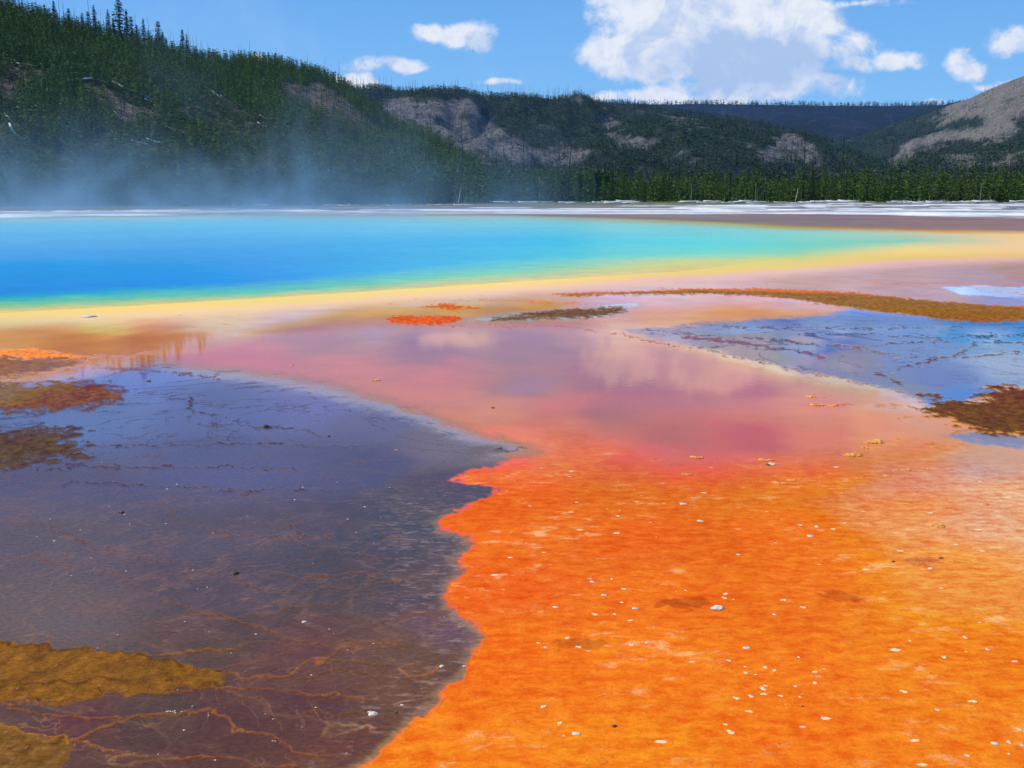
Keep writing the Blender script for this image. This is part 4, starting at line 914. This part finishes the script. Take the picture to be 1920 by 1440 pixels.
# ------------------------------------------------------------------ dead standing trees
def snag_mesh(seed, nb=7, crook=.02):
    g = random.Random(seed); parts = []
    pts = [(g.uniform(-crook, crook) * i / 4, g.uniform(-crook, crook) * i / 4, -.03 + 1.03 * i / 4) for i in range(5)]
    parts.append(tube_np(pts, [.012, .010, .008, .0055, .002], 6))
    for _ in range(nb):
        z = g.uniform(.3, .95); a = g.uniform(0, 6.28); L = g.uniform(.02, .07) * (1.3 - z)
        parts.append(tube_np([(0, 0, z), (math.cos(a) * L * .6, math.sin(a) * L * .6, z + g.uniform(-.01, .02)), (math.cos(a) * L, math.sin(a) * L, z + g.uniform(-.03, .01))], [.0028, .002, .0008], 4))
    v, f = merge(parts)
    return v, f
SN = [snag_mesh(600 + i, 5 + 3 * i) for i in range(6)]
SNM = [py_mesh('dead_tree', v, f, md, True) for v, f in SN]
SNW = [py_mesh('dead_tree', v, f, ml, True) for v, f in SN[:3]]
def put_snag(loc, h, label, group, me=None, lean=None, wide=1.0):
    o = bpy.data.objects.new('dead_tree', me or random.choice(SNM)); C.objects.link(o); o.location = loc
    ln = random.uniform(-.05, .05) if lean is None else lean
    o.rotation_euler = (random.uniform(-.04, .04), ln, random.uniform(0, .6)); w_ = max(.55, min(1.4, 10 / h)) * wide
    o.scale = (h * w_, h * w_, h); tag(o, label, 'dead tree', group); return o
TS = [(867,213,'tall dark snag rising highest above the wood in front of the cliffs'), (922,268,'short dark snag right of the snag in front of the cliffs'), (980,232,'dark snag left of the centre pair'), (993,250,'snag close to the right of its taller twin near the centre'),
 (1052,262,'lone dark snag below the right end of the scree'), (1102,282,'low snag between the scree snag and the pale topped one'), (1130,268,'dark snag with pale broken branches above the wood'), (1211,258,'left snag of the pair under the small bare rock patch'), (1225,272,'shorter right snag of the pair under the small bare rock patch'),
 (1276,262,'dark snag over the wood left of the blue plateau'), (1302,288,'low dark snag over the wood under the blue plateau'), (1378,282,'thin snag midway between the low snag and the twin snags'), (1434,283,'left of the two short twin snags'), (1460,286,'right of the two short twin snags'),
 (1506,228,'tallest dead tree with rough bark and a pale broken top'), (1521,285,'dark snag right beside the tallest dead tree'), (1578,253,'dark snag right of the tallest dead tree'), (1566,286,'short snag just left of the dark snag past the tallest'), (1668,270,'straight dark snag in front of the pale patch on the right'),
 (1752,282,'dark snag in front of the right foothill'), (1862,290,'grey snag near the right edge of the wood'), (1903,282,'rightmost dark snag near the picture edge'), (663,278,'pale hazy snag rising out of the steam')]
for px, yt, lb in TS:
    D = 270 if px != 1506 else 264
    p = at_dist(px, 356, D); p.z = 0; hh = H + (356 - yt) * D / F * 1.02
    put_snag(p, hh, lb, 'snags above the wood', me=SNM[5] if px == 1506 else None, wide=1.35 if px == 1506 else 1.1)
for i in range(110):
    px = random.uniform(900, 1960); D = random.uniform(268, 340); p = at_dist(px, 356, D); p.z = 0
    put_snag(p, random.uniform(9.5, 16), 'thin short dead tree poking just above the green wood', 'thin snags in the wood', wide=1.15)
for i in range(6):
    px = random.uniform(960, 1900); p = at_dist(px, 356, 261.5); p.z = 0
    put_snag(p, random.uniform(3, 7), 'pale grey dead tree standing before the front row of pines', 'pale snags before the wood', me=random.choice(SNW), wide=.8)
SK2 = [(32,-12,30,'faint bare snag left of the thin spruce at the top left'), (52,-2,32,'bare snag right of the thin spruce at the top left'), (112,-4,46,'tall bare pole between the leaning spruce and the wide dense one'), (121,8,48,'leaning bare pole left of the wide dense spruce'),
 (143,18,56,'bare pole right of the wide dense spruce'), (171,-3,62,'tall hair thin pole among the three close spruces'), (196,36,68,'black dead spire left of the narrow spruce'), (258,34,80,'bare pole above the low bushy spruce'), (281,38,90,'bare pole between the gappy spruce and the full dark one'),
 (295,44,95,'bare pole touching the full dark spruce'), (318,72,104,'bare pole right of the full dark spruce'), (358,74,112,'left of the four bare poles right of the bushy topped spruce'), (365,72,112,'second of the four bare poles right of the bushy topped spruce'), (370,70,114,'third and tallest of the four bare poles'), (381,84,116,'last of the four bare poles'), (391,84,118,'bare pole beside the small lone spruce')]
for px, yt, yb, lb in SK2:
    b = on_ridge(px); qx, qy = to_px(b.x, b.y, b.z); hh = max(4, (qy + 3 - yt) * b.y / F); b.z -= .5
    put_snag(b, hh + .5, lb, 'bare poles on the left ridge', wide=1.15)
PS = hill_pts(hA, 330, -40, 880, [], tmin=.05, tmax=1.02)
for i, p in enumerate(PS[:120]):
    put_snag(p, random.uniform(9, 17), 'dark dead tree standing among the young pines on the left hillside', 'snags on the left hillside', wide=.8)
def stuff_snags(P_, hs, label):
    Vs, Fs = [], []; off = 0
    for p, h in zip(P_, hs):
        v, f = SN[random.randrange(3)]; v = np.array(v) * (h * .8, h * .8, h) + p; Vs.append(v); Fs += [tuple(i + off for i in q) for q in f]; off += len(v)
    me = py_mesh('dead_trees', np.concatenate(Vs), Fs, md, True); o = bpy.data.objects.new('dead_wood', me); C.objects.link(o); tag(o, label, 'dead trees', None, 'stuff')
stuff_snags(PS[120:], np.random.default_rng(3).uniform(8, 14, len(PS) - 120), 'further thin dead trunks scattered through the forest on the left hillside')
pr = hill_pts(hB, 900, 640, 1500, [], tmin=.1, tmax=1.0)
px = rng.uniform(640, 1200, 110); X, D, z = hB.at(px, np.full(110, .995))
pr = np.concatenate([pr, np.stack([X, D, z], 1)])
stuff_snags(pr, np.random.default_rng(4).uniform(9, 26, len(pr)), 'burnt trunks standing over the rocky middle hill and its skyline')

# ------------------------------------------------------------------ fallen logs and driftwood
def log_mesh(seed):
    g = random.Random(seed)
    pts = [(-.5 + i / 4, g.uniform(-.02, .02), g.uniform(0, .02) + .02) for i in range(5)]
    parts = [tube_np(pts, [.026, .024, .021, .018, .012], 7)]
    for _ in range(3):
        x = g.uniform(-.3, .45); s_ = g.choice((-1, 1)); parts.append(tube_np([(x, 0, .02), (x + .04, s_ * .05, .06), (x + .05, s_ * .08, .09)], [.007, .005, .002], 4))
    v, f = merge(parts); return py_mesh('fallen_log', v, f, ml, True)
LG = [log_mesh(i) for i in range(5)]
def put_log(loc, L, rz, tilt, label, group, fat=1.0):
    o = bpy.data.objects.new('fallen_log', random.choice(LG)); C.objects.link(o); o.location = loc; o.rotation_euler = (0, tilt, rz); o.scale = (L, L * fat, L * fat)
    tag(o, label, 'log', group)
def hill_hit(h, px, py):
    ts = np.linspace(.01, 1, 400); X, D, z = h.at(np.full(400, float(px)), ts); qx, qy = to_px(X, D, z)
    i = int(np.argmin(abs(qy - py))); return Vector((X[i], D[i], z[i]))
for (px, py, L, tl) in [(150,154,7,-.1),(185,157,5,.4),(215,163,6,.45),(235,174,8,.5),(260,183,8,.5),(272,190,9,.5),(283,198,8,.45),(213,225,5,1.0),(222,226,4,.9),(160,133,5,.6),(170,78,4,.7),(90,107,5,.4),(75,106,4,.4),
                        (62,179,3,.6),(72,130,3,1.3),(26,82,3,.5),(245,273,7,.3),(320,250,7,.4),(340,255,3,1.4),(280,272,6,.4),(405,185,7,.8),(420,192,6,.8),(395,140,5,.8),(447,202,5,.5),(488,240,5,.6),(373,330,9,.25),(385,333,7,.3),(10,262,9,1.2),(3,235,7,1.1),(40,127,8,.15),
                        (145,155,8,-.2),(296,142,3,.5),(280,158,3,.5),(316,62,3,.6),(490,225,4,.6),(365,205,3,.5),(380,212,4,.5)]:
    p = hill_hit(hA, px, py); p.z += .9
    put_log(p, L, random.uniform(-.3, .3), tl * .8, 'bleached log lying on the steep bare soil of the left hillside', 'logs on the left hillside', 1.5)
for i in range(70):
    px = random.uniform(930, 1930); t = random.random()
    D = 232 + t * 24; p = at_dist(px, 356, D); p.z = 0.02
    put_log(p, random.uniform(2.0, 5.5), random.uniform(-.35, .35), random.uniform(-.04, .04), 'white driftwood log lying between the white shore and the pines', 'driftwood along the far shore', random.uniform(1.2, 2))
for i in range(16):
    px = random.uniform(430, 930); p = at_dist(px, 356, 196 + random.uniform(-4, 10)); p.z = 0.02
    put_log(p, random.uniform(2.0, 4.5), random.uniform(-.3, .3), 0, 'white log half lost in steam on the far left shore', 'logs on the steaming far shore', 1.3)
for px, py, hh, lb in [(770,390,1.3,'short pale stump on the far shore under the steam'), (858,385,3.6,'slim white dead pole on the far shore'), (922,384,1.1,'low white stump left of the driftwood'), (1724,374,1.6,'leaning white stump at the grass edge'), (1745,374,1.8,'white stump right of the leaning one'),
                       (1828,373,1.3,'small white stump before the right grass'), (1857,373,1.5,'rightmost white stump before the grass'), (1492,368,3.4,'forked pale dead sapling before the pines'), (1505,380,1.0,'little stump below the forked sapling'), (1380,381,1.2,'small stump on the white flat')]:
    p = at_dist(px, 356, 205 if px < 930 else 245); p.z = 0
    put_snag(p, hh, lb, 'stumps on the far shore', me=SNW[int(px) % 3], lean=random.uniform(-.2, .2), wide=1.5)

# ------------------------------------------------------------------ stones and crusts on the mats
mp, T = new_mat("pale sinter stone")
P = T.n('ShaderNodeNewGeometry').outputs['Position']; n = T.noise(P, 30, 5, .65)
finish(T, T.mix(n, (.50, .36, .22, 1), (.86, .78, .66, 1)), .8, n, spec=.1, dist=.02)
mk, T = new_mat("dark stone")
n = T.noise(T.n('ShaderNodeNewGeometry').outputs['Position'], 30, 5, .65)
finish(T, T.mix(n, (.03, .025, .02, 1), (.14, .10, .07, 1)), .5, n, spec=.4, dist=.02)
mo, T = new_mat("orange crust")
n = T.noise(T.n('ShaderNodeNewGeometry').outputs['Position'], 22, 5, .7)
finish(T, T.mix(T.mr(n, .35, .62), (.62, .15, .015, 1), (.95, .48, .12, 1)), .6, n, spec=.3, dist=.03)
my, T = new_mat("pale yellow crust")
n = T.noise(T.n('ShaderNodeNewGeometry').outputs['Position'], 25, 5, .7)
finish(T, T.mix(n, (.85, .42, .12, 1), (.93, .76, .45, 1)), .7, n, spec=.2, dist=.02)
def stone_mesh(name, seed, mat, flat=.4, rough=.25, lobes=1):
    g = np.random.default_rng(seed); nu, nv = 14, 8; V_, F_ = [], []
    for i in range(nv + 1):
        th = math.pi * i / nv
        for j in range(nu):
            a = 6.283 * j / nu
            r = 1 + rough * (math.sin(2 * a + seed) * .5 + math.sin(3 * a + seed * 2.1 + th * 2) * .5) + g.uniform(-.12, .12)
            V_.append((math.sin(th) * math.cos(a) * r * .5, math.sin(th) * math.sin(a) * r * .38, math.cos(th) * flat * (.5 + .15 * g.random()) ))
    for i in range(nv):
        for j in range(nu):
            a, b = i * nu + j, i * nu + (j + 1) % nu; F_.append((a, a + nu, b + nu, b))
    return py_mesh(name, V_, F_, mat, True)
def clump_mesh(name, seed, mat):
    """a low heap of torn mat made of a few joined lumps"""
    g = random.Random(seed); parts = []
    for q in range(6):
        me = stone_mesh('tmp', seed * 10 + q, None, .35, .35); v = [tuple(x.co) for x in me.vertices]; f = [tuple(p.vertices) for p in me.polygons]; bpy.data.meshes.remove(me)
        s_ = g.uniform(.3, .6); ox, oy = g.uniform(-.4, .4), g.uniform(-.18, .18)
        parts.append(([(x * s_ + ox, y * s_ + oy, z * s_) for x, y, z in v], f))
    v, f = merge(parts); return py_mesh(name, v, f, mat, True)
ST = {'w': [stone_mesh('stone', i, mp, .24, .3) for i in range(4)], 'k': [stone_mesh('stone', 20 + i, mk, .6, .35) for i in range(3)], 'y': [stone_mesh('crust', 40 + i, my, .10, .5) for i in range(4)], 'o': [clump_mesh('mat_clump', 60 + i, mo) for i in range(4)]}
def put_stone(px, py, wpx, kd, label, group=None, cat=None):
    p = ground_at(px, py); dep = p.length; w_ = wpx * math.sqrt(p.y ** 2 + H * H) / F
    nm = {'w': 'stone', 'k': 'stone', 'y': 'crust_piece', 'o': 'mat_clump'}[kd]
    o = bpy.data.objects.new(nm, random.choice(ST[kd])); C.objects.link(o); o.location = p; o.rotation_euler = (0, 0, random.uniform(-.5, .5)); o.scale = (w_, w_ * 1.2, w_)
    tag(o, label, cat or {'w': 'stone', 'k': 'stone', 'y': 'crust', 'o': 'mat clump'}[kd], group)
for a in [(1345,1140,24,'w','largest white stone with a dark top edge on the orange mat'), (570,1166,9,'w','white pebble at the bend of a rim in the dark water'), (617,1180,5,'w','tiny white pebble right of the one at the rim bend'),
          (698,1338,19,'w','long flat white stone near the bottom of the dark water'), (742,1336,8,'k','small dark stone right beside the long flat white one'), (754,1322,6,'w','small round white stone above the dark small stone'), (166,594,28,'w','flat white slab lying on the yellow edge of the pool'),
          (228,961,11,'k','dark lump standing alone in the upper dark water'), (616,818,6,'k','black pebble in the blue reflection right of centre left'), (497,801,14,'k','low dark stone on a rim in the blue reflection'), (440,1076,14,'k','dark flat stone in the middle of a brown rim'), (279,715,8,'k','small dark stone at the upper end of the dark water'),
          (1745,1066,10,'w','white chip on the reddish dent at the right'), (1764,1047,8,'k','small dark chip above the white chip on the right'), (1675,1053,6,'k','dark speck stone left of the white chip'), (1191,1141,11,'w','white stone left of the reddish dent'), (1085,1213,10,'y','pale crust in the lower reddish dent'), (1452,1152,7,'w','little pale stone right of the largest white stone'),
          (924,765,6,'k','black pebble on the pink mat above the notch'), (828,1249,9,'w','pale stone at the end of the orange ring'), (870,1249,6,'w','small pale stone between the ring and the orange mat'), (1152,1362,9,'k','tiny dark stone at the bottom of the orange mat'), (1505,1325,5,'k','dark pebble at the lower right'),
          (1425,680,5,'k','black pebble by the edge of the blue film'), (1313,977,12,'w','white chip in the upper orange mat'), (1281,945,12,'w','white chip above left of another on the orange mat'), (1520,1005,12,'w','white flake right of the centre of the orange mat'), (1110,1091,10,'w','left pale flake of a short row'), (1400,1215,13,'w','pale flat flake below the largest white stone'),
          (1435,863,22,'o','orange clump in the middle of the upper row'), (1305,858,20,'o','orange clump at the left of the upper row'), (1640,829,34,'o','largest orange clump at the right end of the purple water'), (1600,853,34,'o','long orange clump below the largest one'), (1622,840,14,'o','small orange clump between the two long ones'),
          (1485,901,20,'o','yellow orange clump right of its twin'), (1460,906,22,'o','yellow orange clump left of its twin'), (1680,882,12,'o','left of three dark orange clumps in a row'), (1700,881,16,'o','middle of three dark orange clumps in a row'), (1736,879,14,'o','right of three dark orange clumps in a row'), (1848,946,16,'o','lone orange clump near the right edge'), (1758,986,26,'o','flat orange clump in the right of the mat'),
          (1288,890,16,'o','small orange clump below the left one of the upper row'), (1750,838,10,'o','small orange clump near the brown bank'), (1682,823,10,'o','round orange clump right of the largest'), (1447,870,14,'w','pale flake under the middle orange clump'), (705,713,18,'o','orange clump alone on the pink mat'), (1521,744,22,'o','upper orange clump on the pink water left of the brown bank'),
          (1530,760,20,'o','left orange clump of the lower pair on the pink water'), (1562,761,22,'o','right orange clump of the lower pair on the pink water'), (1440,872,8,'k','dark bit beside the middle orange clump'), (1605,852,12,'w','pale piece on the long orange clump')]:
    put_stone(*a)
g = random.Random(11)
fc = [(g.uniform(1000, 1880), 930 + 480 * g.random() ** .7) for _ in range(22)]
for i in range(85):
    cx, cy = g.choice(fc); py = min(1432, cy + g.gauss(0, 16)); px = min(1915, max(960, cx + g.gauss(0, 45)))
    kd = 'y' if i % 9 else 'w'
    put_stone(px, py, g.uniform(3, 12) * (.5 + .7 * (py - 800) / 600), kd, 'small pale flake of crust on the orange mat' if kd == 'y' else 'small white chip lying on the orange mat', 'pale flakes on the orange mat' if kd == 'y' else 'white chips on the orange mat')
for i in range(60):  # white specks added to sparkle like sun glints on the dark water
    px = g.uniform(60, 900); py = g.uniform(860, 1425)
    if px > 850 - abs(py - 1150) * .3: continue
    put_stone(px, py, g.uniform(2, 4.5), 'w', 'tiny white speck added as a sparkle in the dark shallow water', 'specks in the dark water')
for i in range(70):
    cx, cy, sx, sy = g.choice([(800,612,60,10),(960,625,90,12),(480,600,60,8),(1000,560,80,8),(840,560,60,8),(600,680,160,14),(1450,660,200,22),(1700,690,140,20),(1500,525,200,5),(1100,880,200,30),(1550,900,250,40)])
    put_stone(g.gauss(cx, sx), g.gauss(cy, sy), g.uniform(3, 8), 'o', 'small orange brown crumb scattered on the wet flats', 'crumbs on the wet flats')

# ------------------------------------------------------------------ steam over the hot pool and the blue mountain air
def box_obj(name, a, b, mat):
    v = [(x, y, z) for x in (a[0], b[0]) for y in (a[1], b[1]) for z in (a[2], b[2])]
    o = bpy.data.objects.new(name, py_mesh(name, v, [(0, 1, 3, 2), (4, 6, 7, 5), (0, 4, 5, 1), (2, 3, 7, 6), (0, 2, 6, 4), (1, 5, 7, 3)], mat)); C.objects.link(o); return o
ms, T = new_mat("steam")
P = T.n('ShaderNodeNewGeometry').outputs['Position']
sp_ = T.n('ShaderNodeSeparateXYZ'); T.l(P, sp_.inputs[0])
mv = T.n('ShaderNodeMapping'); T.l(P, mv.inputs[0]); mv.inputs['Scale'].default_value = (1, .7, .8)
mv.inputs['Location'].default_value = (3, 11, 0)
n_ = T.noise(mv.outputs[0], .065, 6, .58, .9)
z_ = sp_.outputs[2]
zf = T.m('ADD', T.m('MULTIPLY', T.m('EXPONENT', T.m('MULTIPLY', z_, -.45)), .55), T.m('EXPONENT', T.m('MULTIPLY', z_, -.11)))
thr_ = T.m('ADD', .41, T.m('MULTIPLY', z_, .0085))
nn = T.mr(n_, thr_, T.m('ADD', thr_, .2), 0, 1, smooth=True)
xe = T.m('MULTIPLY', T.mr(sp_.outputs[0], 16, -34, 0, 1, smooth=True), T.m('ADD', T.mr(sp_.outputs[1], 78, 125, 0, .85, smooth=True), T.mr(sp_.outputs[1], 32, 60, 0, .15, smooth=True)))
dn = T.m('MULTIPLY', T.m('MULTIPLY', T.m('MULTIPLY', nn, zf), xe), STEAM)
pv = T.n('ShaderNodeVolumePrincipled'); pv.inputs['Color'].default_value = (.38, .70, 1, 1); T.l(dn, pv.inputs['Density']); pv.inputs['Anisotropy'].default_value = .2
ou = T.n('ShaderNodeOutputMaterial'); T.l(pv.outputs[0], ou.inputs['Volume'])
st_ = box_obj('steam', (-130, 30, .05), (24, 182, 34), ms); tag(st_, 'thin blue white steam drifting off the hot pool before the left hill', 'steam', None, 'stuff')
sc.cycles.volume_step_rate = 3.0; sc.cycles.volume_max_steps = 96
mh, T = new_mat("haze")
pv = T.n('ShaderNodeVolumePrincipled'); pv.inputs['Color'].default_value = (.22, .46, 1, 1); pv.inputs['Density'].default_value = HAZE
ou = T.n('ShaderNodeOutputMaterial'); T.l(pv.outputs[0], ou.inputs['Volume'])
hz = box_obj('haze', (-7300, -7200, -4), (7300, 7200, 560), mh); tag(hz, 'blue air between the flats and the far plateau', 'haze', None, 'stuff')
# pale crumbs added as sun glints along the terrace rims in the lower left
for poly, n_ in (([(300,1337),(329,1335),(416,1340)], 26), ([(416,1340),(427,1358),(462,1373),(514,1389),(576,1409)], 20), ([(195,1407),(257,1412),(391,1422),(462,1430)], 12), ([(0,1212),(180,1217),(260,1235),(350,1252)], 22), ([(240,1296),(320,1293),(391,1290)], 8)):
    for q in range(n_ * 2 // 3):
        a = g.randrange(len(poly) - 1); t_ = g.random(); (x0, y0), (x1, y1) = poly[a], poly[a + 1]
        put_stone(x0 + (x1 - x0) * t_ + g.uniform(-5, 5), y0 + (y1 - y0) * t_ + g.uniform(-3, 3), g.uniform(1.6, 4.2), 'w', 'pale crumb added as a sun glint on a brown rim at the lower left', 'added glints on the lower left rims')
